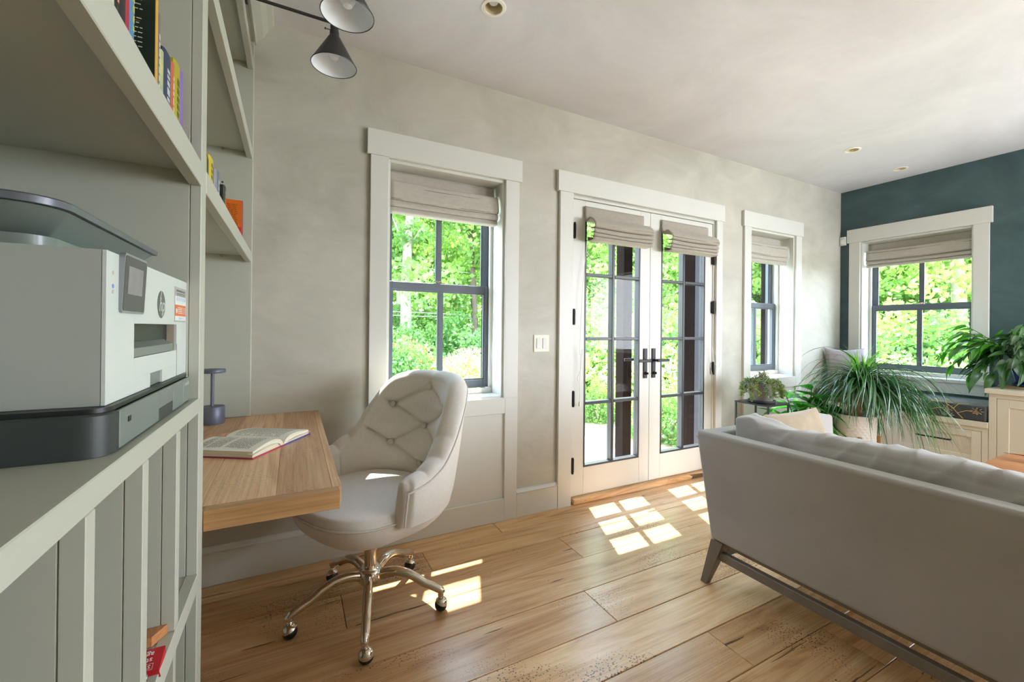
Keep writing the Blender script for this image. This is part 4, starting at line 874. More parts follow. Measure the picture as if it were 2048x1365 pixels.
def path_outer(dz, k=1.0, out=0.004):
    P = []
    for i in range(121):
        a = (-TM + 2 * TM * i / 120) * k; h = hgt(a); z = h - 0.040 + dz; thk = THK * (0.92 + 0.08 * math.cos(R(a))); r = plan(a) + thk + recl(a, z) + out * 0.5
        P.append(lp(a, r, z))
    return P
po = path_outer(0.0, 0.985, 0.004)
e0 = [Vector(po[0]).lerp(Vector(lp(-TM, plan(TM) + THK * 0.80 + .01, 0.465)), t) for t in (1.0, 0.8, 0.6, 0.4, 0.2)]; e1_ = [Vector(po[-1]).lerp(Vector(lp(TM, plan(TM) + THK * 0.80 + .01, 0.465)), t) for t in (0.2, 0.4, 0.6, 0.8, 1.0)]
MB().tube([*e0, *po, *e1_], 0.0036, 6).build('piping', PIPE, ch, 1, local=True)
bt0 = None
for (a, z) in BT[:7]:
    r = plan(a) + recl(a, z) + 0.001; p = Vector(lp(a, r, z)); n = Vector((math.cos(R(a)), -math.sin(R(a)), 0.18)).normalized()
    bmx = bmesh.new(); bmesh.ops.create_uvsphere(bmx, u_segments=14, v_segments=8, radius=0.0150); q = Vector((0, 0, 1)).rotation_difference(n)
    for vv in bmx.verts: vv.co = q @ Vector((vv.co.x, vv.co.y, vv.co.z * 0.5)) + p
    MB().bm(bmx).build('button', PIPE, ch, 1, local=True)
# seat: crowned cushion over a bowl
def seat_r(a, k=1.0):
    c, s_ = math.cos(a), math.sin(a); n = 2.6; r = (abs(c / 0.272) ** n + abs(s_ / 0.278) ** n) ** (-1 / n)
    return r * k
def seat_x(a): return 0.012
def seatf(iu, iv):
    a = 2 * PI * iu
    if iv < 0.75: t = iv / 0.75; k = t ** 0.8 * 0.96; z = 0.528 - 0.026 * t ** 3 - 0.006 * math.exp(-((t - 0.0) / 0.25) ** 2) * 0
    else: t = (iv - 0.75) / 0.25; k = 0.96 + 0.04 * math.sin(t * PI / 2); z = 0.502 - 0.034 * t
    r = seat_r(a, k); return (r * math.cos(a) + seat_x(a), r * math.sin(a), z)
MB().grid(seatf, 72, 26, cu=True).build('seat', CHAIRF, ch, 2, local=True)
def bowlf(iu, iv):
    a = 2 * PI * iu; t = iv; k = 1.012 - 0.10 * t - 0.62 * t ** 2.6; z = 0.469 - 0.160 * t ** 1.0
    bw = ss(100, 60, 180 - abs(math.degrees(a) - 0 if a <= PI else math.degrees(a) - 360)) if False else ss(-0.25, 0.35, -math.cos(a)); r = seat_r(a, max(0.02, k)) * (1 + 0.125 * bw * (1 - t) ** 0.5); return (r * math.cos(a) + seat_x(a), r * math.sin(a), z)
m = MB().grid(bowlf, 72, 18, cu=True); m.add([m.v[i * 18 + 17] for i in range(72)], [tuple(range(72))]); m.build('seat_base', CHAIRF, ch, 2, local=True)
MB().tube([(seat_r(R(-98 + 196 * i / 60), 1.015) * math.cos(R(-98 + 196 * i / 60)) + .012, seat_r(R(-98 + 196 * i / 60), 1.015) * math.sin(R(-98 + 196 * i / 60)), 0.470) for i in range(61)], 0.0042, 6).build('seat_piping', PIPE, ch, 1, local=True)
MB().lathe([(0.0, 0.315), (0.028, 0.315), (0.028, 0.255), (0.024, 0.253), (0.024, 0.165), (0.0, 0.165)], (0, 0, 0), 32).build('column', NICKEL, ch, 1, local=True)
MB().lathe([(0.0, 0.185), (0.036, 0.183), (0.040, 0.176), (0.046, 0.172), (0.050, 0.160), (0.050, 0.132), (0.044, 0.122), (0.028, 0.118), (0.0, 0.118)], (0, 0, 0), 40).build('hub', NICKEL, ch, 1, local=True)
angs = [-102.1, -172.5, -29.5, 114.0, 42.5]
casters = [(0.236, -0.797), (-0.017, -0.547), (0.571, -0.652), (0.173, -0.224), (0.532, -0.293)]
def loc2(p): x, y = p[0] - CX, p[1] - CY; c, s_ = math.cos(-CR), math.sin(-CR); return (x * c - y * s_, x * s_ + y * c)
for k, a in enumerate(angs):
    al = R(a) - CR; d = Vector((math.cos(al), math.sin(al), 0)); P = []; rs = []
    for i in range(25):
        t = i / 24; r = 0.035 + 0.268 * t; z = 0.148 + 0.024 * math.sin(PI * min(1, t * 1.35)) * (1 - t * 0.3) - 0.060 * t ** 2.2
        P.append(d * r + Vector((0, 0, z))); rs.append(0.0200 - 0.0045 * t)
    P.append(d * 0.308 + Vector((0, 0, 0.078))); rs.append(0.0145)
    l = MB().tube(P, rs, 14).build('star_leg', NICKEL, ch, 1, local=True)
    c = d * 0.303; MB().lathe([(0.0, 0.088), (0.0135, 0.086), (0.0135, 0.068), (0.010, 0.066), (0.012, 0.062), (0.010, 0.058), (0.010, 0.052), (0.0, 0.052)], (c.x, c.y, 0), 16).build('caster_stem', NICKEL, l, 1, local=True)
    c2 = d * 0.303 + Vector((-d.y, d.x, 0)) * 0.004
    # ball caster: nickel hood over a black ball, cut on a slant
    bmx = bmesh.new(); bmesh.ops.create_uvsphere(bmx, u_segments=20, v_segments=12, radius=0.0285)
    tl_ = Matrix.Rotation(R(22), 4, Vector((-d.y, d.x, 0)));
    kill = [f for f in bmx.faces if f.calc_center_median().z < 0.005]; bmesh.ops.delete(bmx, geom=kill, context='FACES')
    for vv in bmx.verts: vv.co = (tl_ @ vv.co) + Vector((c2.x, c2.y, 0.0300))
    MB().bm(bmx).build('caster_hood', NICKEL, l, 2, local=True)
    bmx = bmesh.new(); bmesh.ops.create_uvsphere(bmx, u_segments=18, v_segments=12, radius=0.0268)
    for vv in bmx.verts: vv.co += Vector((c2.x, c2.y, 0.0270))
    MB().bm(bmx).build('caster_ball', RUBBER, l, 1, local=True)

# ------------------------------------------------------------------ sofa
so = thing('sofa', (2.25, -2.0, 0), 'grey velvet sofa seen from behind with slim splayed wooden legs', 'sofa')
SX0, SY0, SY1, SZ0, SZ1 = 1.737, -3.06, -0.955, 0.215, 0.713
def frust(mb, bot, top, z0, z1, r, seg=5):
    bm = bmesh.new(); bmesh.ops.create_cube(bm, size=1)
    for q in bm.verts:
        k = 1 if q.co.z > 0 else 0; b = top if k else bot
        q.co = Vector((b[0] if q.co.x < 0 else b[1], b[2] if q.co.y < 0 else b[3], z1 if k else z0))
    bmesh.ops.bevel(bm, geom=list(bm.edges), offset=r, segments=seg, profile=0.5, affect='EDGES', clamp_overlap=True); return mb.bm(bm)
m = MB(); frust(m, (1.752, 1.86, SY0 + 0.08, SY1 - 0.075), (1.737, 1.825, SY0, SY1), SZ0, SZ1, 0.018); m.build('back', SOFAF, so, 1, wn=True)
m = MB(); frust(m, (1.80, 2.70, SY1 - 0.165, SY1 - 0.077), (1.79, 2.80, SY1 - 0.092, SY1 - 0.003), SZ0 + 0.003, SZ1 - 0.002, 0.018); m.build('arm', SOFAF, so, 1, wn=True)
m = MB(); frust(m, (1.80, 2.70, SY0 + 0.082, SY0 + 0.170), (1.79, 2.80, SY0 + 0.003, SY0 + 0.095), SZ0 + 0.003, SZ1 - 0.002, 0.018); m.build('arm', SOFAF, so, 1, wn=True)
MB().rbox((1.84, SY0 + 0.15, SZ0 + 0.002), (2.68, SY1 - 0.155, 0.32), 0.012, 3).build('seat_deck', SOFAF, so, 1, wn=True)
w = MB(); w.tube([(1.7435, SY1 - 0.012, SZ1 - 0.034), (1.7435, SY0 + 0.012, SZ1 - 0.034)], 0.0035, 6); w.tube([(1.7440, SY1 - 0.006, SZ1 - 0.035), (1.80, SY1 + 0.0005, SZ1 - 0.032), (2.79, SY1 - 0.006, SZ1 - 0.034)], 0.0035, 6)
w.build('welt', SOFAF, so, 1)
# box cushion with sagging, wrinkled top
def cushion(mb, a, b, seed, puff=0.02, wr=0.010, n=(14, 56, 18), ax=(0, 0)):
    bm = bmesh.new(); nx, ny, nz = n; cx = [(a[i] + b[i]) / 2 for i in range(3)]; hx = [abs(b[i] - a[i]) / 2 for i in range(3)]
    P = {}
    def vert(i, j, k):
        key = (i, j, k)
        if key in P: return P[key]
        u = [2 * i / nx - 1, 2 * j / ny - 1, 2 * k / nz - 1]
        e = 5.0
        p = []
        L = (abs(u[0]) ** e + abs(u[1]) ** (e * 3) + abs(u[2]) ** e) ** (1 / e); q = [u[0] / max(L, 1e-6), u[1], u[2] / max(L, 1e-6)] if L > 1 else u
        w = Vector((cx[0] + hx[0] * q[0], cx[1] + hx[1] * q[1], cx[2] + hx[2] * q[2]))
        ed = (1 - abs(u[1]) ** 6)
        w.x += puff * math.copysign(1, u[0]) * (abs(u[0]) ** 2) * (1 - abs(u[2]) ** 2) * ed; w.z += puff * 0.7 * u[2] * (1 - abs(u[0]) ** 2) * ed
        nn = mnoise.fractal(Vector((w.x * 5 + seed, w.y * 3.2, w.z * 7)), 0.8, 2.0, 3); ri = 1 - abs(mnoise.noise(Vector((w.x * 6 + seed, w.y * 9 + w.z * 5, w.z * 4))))
        s_ = wr * nn + wr * 0.9 * (ri ** 6)
        d = Vector((u[0], u[1] * 0.3, u[2])); d = d.normalized() if d.length > 0 else d
        w += d * s_; P[key] = bm.verts.new(w); return P[key]
    def face(q):
        try: bm.faces.new(q)
        except ValueError: pass
    for i in range(nx):
        for j in range(ny):
            for k in (0, nz): face([vert(i, j, k), vert(i + 1, j, k), vert(i + 1, j + 1, k), vert(i, j + 1, k)])
    for i in range(nx):
        for k in range(nz):
            for j in (0, ny): face([vert(i, j, k), vert(i + 1, j, k), vert(i + 1, j, k + 1), vert(i, j, k + 1)])
    for j in range(ny):
        for k in range(nz):
            for i in (0, nx): face([vert(i, j, k), vert(i, j + 1, k), vert(i, j + 1, k + 1), vert(i, j, k + 1)])
    return mb.bm(bm)
m = MB(); cushion(m, (1.92, SY0 + 0.16, 0.320), (2.66, SY1 - 0.165, 0.455), 2.0, 0.012, 0.006); m.build('seat_cushion', SOFAF, so, 2)
m = MB(); cushion(m, (1.845, SY0 + 0.16, 0.44), (2.03, SY1 - 0.120, 0.752), 7.0, 0.020, 0.010, (20, 190, 40))
def leanz(p):
    y = p[1]; f = (p[2] - 0.44) / 0.312; e = max(0, 1 - (SY1 - 0.120 - y) / 0.22)
    return (p[0] + 0.02 * f, p[1], p[2] + f * (0.006 * math.sin(y * 7) + 0.066 * e ** 1.3))
m.v = [leanz(p) for p in m.v]; bcush = m.build('back_cushion', SOFAF, so, 2)
w = MB(); w.tube([leanz((1.862 + 0.010 * math.sin(i * 1.7), SY1 - 0.16 - i * 0.03, 0.715 + 0.004 * math.sin(i * 0.9))) for i in range(60)], 0.003, 6); w.build('seam', SOFAF, bcush, 1)
def leg(name, p0, p1, w0, w1, par):
    (x0, y0, z0), (x1, y1, z1) = p0, p1
    m = MB(); m.hull8([(x0 - w0, y0 - w0, z0), (x0 + w0, y0 - w0, z0), (x0 + w0, y0 + w0, z0), (x0 - w0, y0 + w0, z0), (x1 - w1, y1 - w1, z1), (x1 + w1, y1 - w1, z1), (x1 + w1, y1 + w1, z1), (x1 - w1, y1 + w1, z1)])
    return m.build(name, SOFAW, par)
leg('leg', (1.752, -1.008, 0.0005), (1.788, -1.062, 0.214), 0.015, 0.030, so); leg('leg', (2.71, -1.008, 0.0005), (2.66, -1.062, 0.214), 0.015, 0.030, so)
leg('leg', (1.752, SY0 + 0.053, 0.0005), (1.788, SY0 + 0.107, 0.214), 0.015, 0.030, so); leg('leg', (2.71, SY0 + 0.053, 0.0005), (2.66, SY0 + 0.107, 0.214), 0.015, 0.030, so)
MB().box((1.768, SY0 + 0.10, 0.125), (1.798, -1.060, 0.165), 0.003).build('stretcher', SOFAW, so); MB().box((1.80, -1.068, 0.128), (2.66, -1.046, 0.162), 0.003).build('stretcher', SOFAW, so)
MB().box((1.775, SY0 + 0.10, 0.196), (1.80, -1.045, 0.2145), 0.002).build('base_rail', SOFAW, so)
tp = thing('throw_pillow', (2.33, -1.10, 0.46), 'tan fleece cushion leaning on the inner sofa arm', 'cushion')
def pillow(mb, c, wd, hd, th, ex_, ey_, en_, seed, n=34, wr=0.008, horn=0.05):
    c, ex_, ey_, en_ = Vector(c), Vector(ex_), Vector(ey_), Vector(en_)
    for sgn in (1, -1):
        def fn(a, b):
            u, w = 2 * a - 1, 2 * b - 1
            t = th * max(0, (1 - abs(u) ** 2.4) * (1 - abs(w) ** 2.4)) ** 0.45
            k = 1 - horn * (1 - abs(u) ** 2) * abs(w) ** 3; kk = 1 - horn * (1 - abs(w) ** 2) * abs(u) ** 3
            p = c + ex_ * (u * wd * kk) + ey_ * (w * hd * k) + en_ * (sgn * t)
            nn = mnoise.fractal(p * 7 + Vector((seed, 0, 0)), 0.8, 2.0, 3); e = (1 - abs(u) ** 8) * (1 - abs(w) ** 8)
            return tuple(p + en_ * (nn * wr * e * sgn))
        mb.grid(fn, n, n)
    return mb
m = pillow(MB(), (2.26, -1.150, 0.630), 0.235, 0.165, 0.05, (1, 0, 0), (0, 0.26, 0.96), (0, -0.96, 0.26), 3.0); m.build('cover', TANF, tp, 2)

# ------------------------------------------------------------------ window bench, cushion, cabinet
BF = 4.65; CE = -1.203
wbn = thing('window_bench', (4.9, -0.6, 0), 'cream built-in window bench with drawers under the teal wall window', 'bench')
bx('carcass', (BF + 0.02, CE + 0.002, 0.0), (XR - 0.0008, -0.022, 0.478), BENCHP, wbn, 0); bx('top_board', (BF - 0.012, CE + 0.002, 0.4785), (XR - 0.0008, -0.022, 0.522), BENCHP, wbn, 0.002)
m = MB()
for a, b in (((BF, CE + 0.002, 0.448), (BF + 0.0198, -0.022, 0.478)), ((BF, CE + 0.002, 0.0), (BF + 0.0198, -0.022, 0.198)), ((BF, CE + 0.002, 0.198), (BF + 0.0198, -1.168, 0.448)), ((BF, -0.632, 0.198), (BF + 0.0198, -0.592, 0.448)), ((BF, -0.058, 0.198), (BF + 0.0198, -0.022, 0.448))): m.box(a, b, 0.001)
m.build('face_frame', BENCHP, wbn)
for (ya, yb) in ((-1.1655, -0.6345), (-0.5895, -0.0605)):
    m = MB(); z0_, z1_ = 0.2005, 0.4455; f = 0.052
    for a, b in (((BF, ya, z0_), (BF + 0.018, ya + f, z1_)), ((BF, yb - f, z0_), (BF + 0.018, yb, z1_)), ((BF, ya + f, z0_), (BF + 0.018, yb - f, z0_ + f)), ((BF, ya + f, z1_ - f), (BF + 0.018, yb - f, z1_)), ((BF + 0.009, ya + f, z0_ + f), (BF + 0.018, yb - f, z1_ - f))): m.box(a, b, 0.001)
    d = m.build('drawer', BENCHP, wbn); c = (ya + yb) / 2
    h = MB(); h.box((BF - 0.030, c - 0.105, 0.343), (BF - 0.018, c + 0.105, 0.355), 0.002)
    for y in (c - 0.098, c + 0.098): h.box((BF - 0.019, y - 0.006, 0.343), (BF + 0.0005, y + 0.006, 0.355), 0.001)
    h.build('bar_handle', BLACK, d)
BCF = M('bench_cushion_charcoal', (60, 62, 64), 0.85, var=0.25, vs=60, stretch=(0.3, 1, 3), bump=0.2, bs=300, sheen=0.3); EMB = M('embroidery_gold', (198, 156, 104), 0.8, var=0.15, vs=60); EMG = M('embroidery_grey', (140, 140, 134), 0.8, var=0.15, vs=60)
bcs = thing('bench_cushion', (4.9, -0.6, 0.5225), 'charcoal bench cushion with gold branch pattern on the window bench', 'cushion')
m = MB(); m.rbox((BF - 0.008, CE + 0.010, 0.5228), (XR - 0.012, -0.034, 0.640), 0.016, 4); cs_ = m.build('cover', BCF, bcs, 1, wn=True)
# woven pattern: branches and flowers as thin applied bands over the front and top
def wrap(y, s_):   # s_ up the front face then over the top
    hfr = 0.113
    return (BF - 0.0088, y, 0.5245 + s_) if s_ < hfr else (BF - 0.0088 + (s_ - hfr), y, 0.6408)
def band(mb, pts, w):
    out = []
    for (p, q) in zip(pts, pts[1:]):
        n = max(2, int(math.hypot(q[0] - p[0], q[1] - p[1]) / 0.008))
        for i in range(n): out.append((p[0] + (q[0] - p[0]) * i / n, p[1] + (q[1] - p[1]) * i / n))
    out.append(pts[-1]); P = [Vector(wrap(*p)) for p in out]
    mb.tube(P, w, 5, True)
def spray(y, sgn):
    g = MB()
    band(g, [(y, 0.004), (y + sgn * .03, 0.04), (y + sgn * .055, 0.075), (y + sgn * .10, 0.115), (y + sgn * .17, 0.20), (y + sgn * .22, 0.30)], 0.0030)
    band(g, [(y + sgn * .03, 0.045), (y - sgn * .02, 0.07), (y - sgn * .05, 0.068)], 0.0026); band(g, [(y + sgn * .055, 0.075), (y + sgn * .03, 0.11), (y - sgn * .03, 0.16), (y - sgn * .05, 0.24)], 0.0026)
    band(g, [(y + sgn * .10, 0.115), (y + sgn * .05, 0.19), (y + sgn * .06, 0.26)], 0.0024)
    for k in range(5): band(g, [(y - sgn * (.050 + .004 * k), 0.055 + 0.008 * k), (y - sgn * (.090 - .006 * abs(k - 1)), 0.055 + 0.008 * k)], 0.0022)
    g.build('gold_branch', EMB, cs_)
    f = MB()
    for k in range(6):
        a = R(15 + 30 * k); b0 = y + sgn * 0.085; band(f, [(b0 + 0.010 * math.cos(a), 0.012 + 0.008 * math.sin(a)), (b0 + 0.036 * math.cos(a), 0.012 + 0.036 * math.sin(a))], 0.0042)
    for k in range(8):
        a = R(45 * k); b0 = y - sgn * 0.075; band(f, [(b0 + 0.020 * math.cos(a), 0.074 + 0.016 * math.sin(a)), (b0 + 0.036 * math.cos(a), 0.074 + 0.028 * math.sin(a))], 0.0032)
    f.build('grey_flower', EMG, cs_)
for k, y in enumerate((-1.07, -0.91, -0.75, -0.59, -0.43, -0.27)): spray(y, 1 if k % 2 == 0 else 1)
pl = thing('pillow', (4.98, -0.10, 0.642), 'mauve grey pillow propped in the corner of the window bench', 'cushion')
m = pillow(MB(), (4.945, -0.155, 0.838), 0.190, 0.205, 0.075, (0.80, -0.60, 0), (0.12, 0.16, 0.98), (-0.58, -0.78, 0.2), 5.0, wr=0.012, horn=0.14); m.build('cover', M('pillow_mauve', (168, 160, 164), 0.85, var=0.05, vs=9, bump=0.15, bs=300, sheen=0.3), pl, 2)
cb = thing('cabinet', (4.9, -1.7, 0), 'cream cabinet with inset doors right of the window bench', 'cabinet')
bx('carcass', (BF + 0.02, -2.6, 0.0), (XR - 0.0008, CE - 0.0005, 0.745), BENCHP, cb, 0); bx('top', (BF - 0.020, -2.6, 0.7455), (XR - 0.0008, CE + 0.018, 0.781), BENCHP, cb, 0.002)
m = MB()
for a, b in (((BF, -2.6, 0.712), (BF + 0.0198, CE - 0.0005, 0.745)), ((BF, -2.6, 0.0), (BF + 0.0198, CE - 0.0005, 0.10)), ((BF, CE - 0.040, 0.10), (BF + 0.0198, CE - 0.0005, 0.712)), ((BF, -1.80, 0.10), (BF + 0.0198, -1.76, 0.712)), ((BF, -2.6, 0.10), (BF + 0.0198, -2.56, 0.712))): m.box(a, b, 0.001)
m.build('face_frame', BENCHP, cb)
for (ya, yb) in ((-1.757, CE - 0.0425), (-2.557, -1.803)):
    m = MB(); z0_, z1_ = 0.1025, 0.7095; f = 0.060
    for a, b in (((BF, ya, z0_), (BF + 0.018, ya + f, z1_)), ((BF, yb - f, z0_), (BF + 0.018, yb, z1_)), ((BF, ya + f, z0_), (BF + 0.018, yb - f, z0_ + f)), ((BF, ya + f, z1_ - f), (BF + 0.018, yb - f, z1_)), ((BF + 0.009, ya + f, z0_ + f), (BF + 0.018, yb - f, z1_ - f))): m.box(a, b, 0.001)
    d = m.build('door', BENCHP, cb)
    h = MB(); h.box((BF - 0.030, ya + 0.026, 0.46), (BF - 0.018, ya + 0.038, 0.62), 0.002)
    for z in (0.468, 0.612): h.box((BF - 0.019, ya + 0.026, z - 0.006), (BF + 0.0005, ya + 0.038, z + 0.006), 0.001)
    h.build('bar_handle', BLACK, d)

# live edge coffee table with a dark slender dish
ct = thing('coffee_table', (3.85, -1.95, 0), 'live edge wood coffee table in front of the sofa', 'table')
poly = [(3.40, -1.462), (3.56, -1.458), (3.74, -1.452), (3.90, -1.455), (4.02, -1.49), (4.06, -1.62), (4.03, -1.85), (4.07, -2.1), (4.02, -2.45), (3.50, -2.47), (3.46, -2.2), (3.50, -1.9), (3.45, -1.65)]
m = MB(); slab(m, poly, 0.405, 0.452, 0.006); m.build('slab', LIVEW, ct)
for (x, y) in ((3.56, -1.58), (3.93, -1.58), (3.56, -2.34), (3.93, -2.34)): MB().box((x - 0.02, y - 0.02, 0.0005), (x + 0.02, y + 0.02, 0.404), 0.003).build('leg', BLACK, ct)
sp = thing('letter_opener', (3.86, -1.6, 0.47), 'dark slender curved tool lying on the live edge table at the photo edge', 'tool')
MB().tube([(3.70, -1.50, 0.497), (3.73, -1.545, 0.494), (3.77, -1.60, 0.488), (3.80, -1.66, 0.476), (3.83, -1.74, 0.464)], [0.002, 0.004, 0.010, 0.015, 0.010], 10, True, 0.5).build('blade', M('dark_horn', (40, 28, 24), 0.3, var=0.2, vs=20), sp, 1)
# ------------------------------------------------------------------ indoor plants
SOIL = M('potting_soil', (52, 42, 34), 0.95, var=0.3, vs=60)
def pot_lathe(c, rb, rt, h, mat, par, rim=0.006, name='pot'):
    o = MB().lathe([(0.0, 0.0), (rb, 0.0), (rb + 0.003, 0.004), (rt, h - 0.004), (rt, h), (rt - rim, h), (rt - rim - 0.002, h - 0.025), (0.0, h - 0.025)], c, 36).build(name, mat, par, 1)
    MB().lathe([(0.0, h - 0.0235), (rt - rim - 0.003, h - 0.0235)], c, 24, False).build('soil', SOIL, par)
    return o
# succulent on a black iron stand
sc_ = (3.275, -0.330)
stn = thing('plant_stand', (sc_[0], sc_[1], 0), 'black iron plant stand by the door casing behind the sofa', 'stand')
m = MB(); zt2 = 0.640; hw = 0.135
m.box((sc_[0] - hw, sc_[1] - hw, zt2 - 0.012), (sc_[0] + hw, sc_[1] + hw, zt2), 0.001); m.build('top', BLACK, stn)
for dx in (-1, 1):
    for dy in (-1, 1): x, y = sc_[0] + dx * (hw - 0.007), sc_[1] + dy * (hw - 0.007); MB().box((x - 0.006, y - 0.006, 0.0005), (x + 0.006, y + 0.006, zt2 - 0.0125), 0.001).build('leg', BLACK, stn)
sp_ = thing('succulent_plant', (*sc_, zt2 + 0.001), 'trailing succulent in a grey stoneware pot on the iron stand', 'plant')
POTG = M('pot_stoneware', (122, 116, 108), 0.7, var=0.08, vs=6)
pot_lathe((*sc_, zt2 + 0.012), 0.075, 0.104, 0.140, POTG, sp_); MB().lathe([(0.0, 0.001), (0.088, 0.001), (0.092, 0.004), (0.094, 0.018), (0.090, 0.018), (0.086, 0.008), (0.0, 0.008)], (*sc_, zt2), 36).build('saucer', M('saucer_dark', (60, 58, 56), 0.6, var=0.08), sp_, 1)
SUC = leafmat('succulent_leaf', (96, 130, 62), (150, 170, 88), 0.12, 0.4, False, 0.08, 30); SUC2 = leafmat('succulent_leaf_blue', (108, 142, 100), (140, 162, 120), 0.12, 0.4, False, 0.08, 30); STEM = M('plant_stem', (150, 104, 70), 0.7, var=0.2, vs=30)
q = random.Random(21); zp = zt2 + 0.150
def succ_leaf(mb, p, d, l, w):
    d = d.normalized(); a = d.cross(Vector((0, 0, 1)));  a = a.normalized() if a.length > 1e-3 else Vector((1, 0, 0)); b = a.cross(d)
    P = [p, p + d * l * .5 + a * w, p + d * l, p + d * l * .5 - a * w, p + d * l * .45 + b * w * .9, p + d * l * .45 - b * w * .6]
    mb.add(P, [(0, 1, 4), (1, 2, 4), (2, 3, 4), (3, 0, 4), (1, 0, 5), (2, 1, 5), (3, 2, 5), (0, 3, 5)])
la, lb, stm = MB(), MB(), MB()
for k in range(15):
    a = R(24 * k + q.uniform(-8, 8)); L_ = q.uniform(0.10, 0.24) if k % 2 else q.uniform(0.05, 0.14); p0 = Vector((sc_[0] + 0.05 * math.cos(a), sc_[1] + 0.05 * math.sin(a), zp - 0.01)); P = [p0]
    for i in range(1, 15):
        t = i / 14; r = 0.05 + 0.072 * min(1, t * 2.6) + 0.012 * t; z = zp + 0.016 * math.sin(min(1, t * 2.4) * PI) - L_ * max(0, t - 0.28)
        P.append(Vector((sc_[0] + r * math.cos(a + 0.25 * t), sc_[1] + r * math.sin(a + 0.25 * t), z)))
    stm.tube(P, 0.0028, 5)
    for i in range(2, 15):
        for s_ in range(5):
            d = Vector((q.uniform(-1, 1), q.uniform(-1, 1), q.uniform(-.5, .9))) + Vector((math.cos(a), math.sin(a), 0)) * .8; succ_leaf(la if k % 3 else lb, P[i] + d * .002, d, q.uniform(.020, .036), .0055)
for k in range(90):
    a = q.uniform(0, 2 * PI); r = q.uniform(0, 0.075); h = 0.115 * (1 - r / 0.10) * q.uniform(.5, 1.1); p = Vector((sc_[0] + r * math.cos(a), sc_[1] + r * math.sin(a), zp - 0.01)); tip = p + Vector((q.uniform(-.02, .02), q.uniform(-.02, .02), h)); stm.tube([p, tip], 0.0015, 4)
    for i in range(8):
        d = Vector((q.uniform(-1, 1), q.uniform(-1, 1), q.uniform(-.2, 1))); succ_leaf(lb if k % 4 else la, p.lerp(tip, .35 + .65 * i / 8), d, q.uniform(.012, .022), .004)
tag(la.build('leaves', SUC, sp_), kind='stuff'); tag(lb.build('pale_leaves', SUC2, sp_), kind='stuff'); stm.build('stems', STEM, sp_)

# leaf meshes shared by copies
def leaf_mesh(name, l, w, mat, fold=0.25, droop=0.3, wave=0.0, nL=8, pt=1.0):
    m = MB(); 
    def fn(a, b):
        t = a; u = 2 * b - 1; ww = w * math.sin(PI * min(1, t ** 0.75)) ** 0.85 * (1 if t < 1 else 0) * (1 - 0.25 * t * pt)
        return (l * t, u * ww / 2, abs(u) * ww * fold * 0.5 - droop * l * t * t + wave * l * math.sin(t * 17) * abs(u))
    m.grid(fn, nL + 1, 5); me_o = m.build(name, mat, None, 2, recalc=False); me = me_o.data; bpy.data.objects.remove(me_o); return me
def put_leaf(me, name, par, p, d, roll=0.0, s=1.0):
    o = bpy.data.objects.new(name, me); COL.objects.link(o); o.parent = par
    d = Vector(d).normalized(); up = Vector((0, 0, 1)); y = up.cross(d); y = y.normalized() if y.length > 1e-3 else Vector((0, 1, 0)); z = d.cross(y)
    mt = Matrix((d, y, z)).transposed().to_4x4() @ Matrix.Rotation(roll, 4, 'X'); mt = mt @ Matrix.Scale(s, 4); mt.translation = Vector(p) - ORG[par.name]
    o.matrix_basis = mt; return o
# glossy coffee plant on the floor behind the sofa arm
COF = leafmat('coffee_leaf', (44, 112, 44), (66, 146, 48), 0.42, 0.22, True, 0.14)
cp = thing('coffee_plant', (3.74, -0.40, 0), 'glossy dark green broad leaved plant behind the sofa arm', 'plant')
pot_lathe((3.74, -0.40, 0.001), 0.10, 0.135, 0.22, M('pot_terracotta', (150, 104, 80), 0.75, var=0.06), cp)
cl = [leaf_mesh('coffee_leaf', 0.235, 0.110, COF, 0.3, 0.35, 0.010), leaf_mesh('coffee_leaf', 0.20, 0.095, COF, 0.35, 0.55, 0.012)]
q = random.Random(4); stm = MB()
for k in range(9):
    a = R(40 * k + q.uniform(-15, 15)); ht = q.uniform(0.42, 0.70) if k else 0.74; sp0 = q.uniform(.07, .22)
    top = Vector((3.74 + sp0 * math.cos(a), -0.40 + sp0 * math.sin(a) * .8, ht)); base_ = Vector((3.74 + .03 * math.cos(a), -0.40 + .03 * math.sin(a), 0.2)); stm.tube([base_, base_.lerp(top, .5) + Vector((0, 0, .03)), top], 0.004, 6)
    for j in range(9):
        t = 1 - 0.062 * j; p = base_.lerp(top, t); aa = a + R(180 * (j % 2) + 90 * (j // 2 % 2) + q.uniform(-30, 30)); d = Vector((math.cos(aa), math.sin(aa), q.uniform(-.15, .45) if j > 1 else .7)); put_leaf(cl[(j + k) % 2], 'leaf', cp, p, d, q.uniform(-.4, .4), q.uniform(.75, 1.15))
stm.build('stems', M('coffee_stem', (74, 84, 44), 0.7, var=0.15), cp)

# ponytail palm in a dimpled white pot on a wooden stand
px, py = 3.93, -0.665
ps = thing('pot_stand', (px, py, 0), 'low wooden four legged stand under the dimpled white pot', 'stand')
for k in range(4):
    a = R(35 + 90 * k); x, y = px + 0.150 * math.cos(a), py + 0.150 * math.sin(a)
    MB().lathe([(0.0, 0.0005), (0.012, 0.0005), (0.014, 0.40), (0.0, 0.401)], (x, y, 0), 12).build('leg', STANDW, ps, 1)
for a in (35, 125): c, s_ = math.cos(R(a)), math.sin(R(a)); MB().tube([(px - .15 * c, py - .15 * s_, 0.235 if a == 35 else 0.212), (px + .15 * c, py + .15 * s_, 0.235 if a == 35 else 0.212)], 0.011, 8).build('cross_bar', STANDW, ps)
pm = thing('ponytail_palm', (px, py, 0.25), 'ponytail palm with long arching strap leaves in a dimpled white pot', 'plant')
POTW = M('pot_white', (238, 234, 226), 0.55, var=0.03, vs=8); 
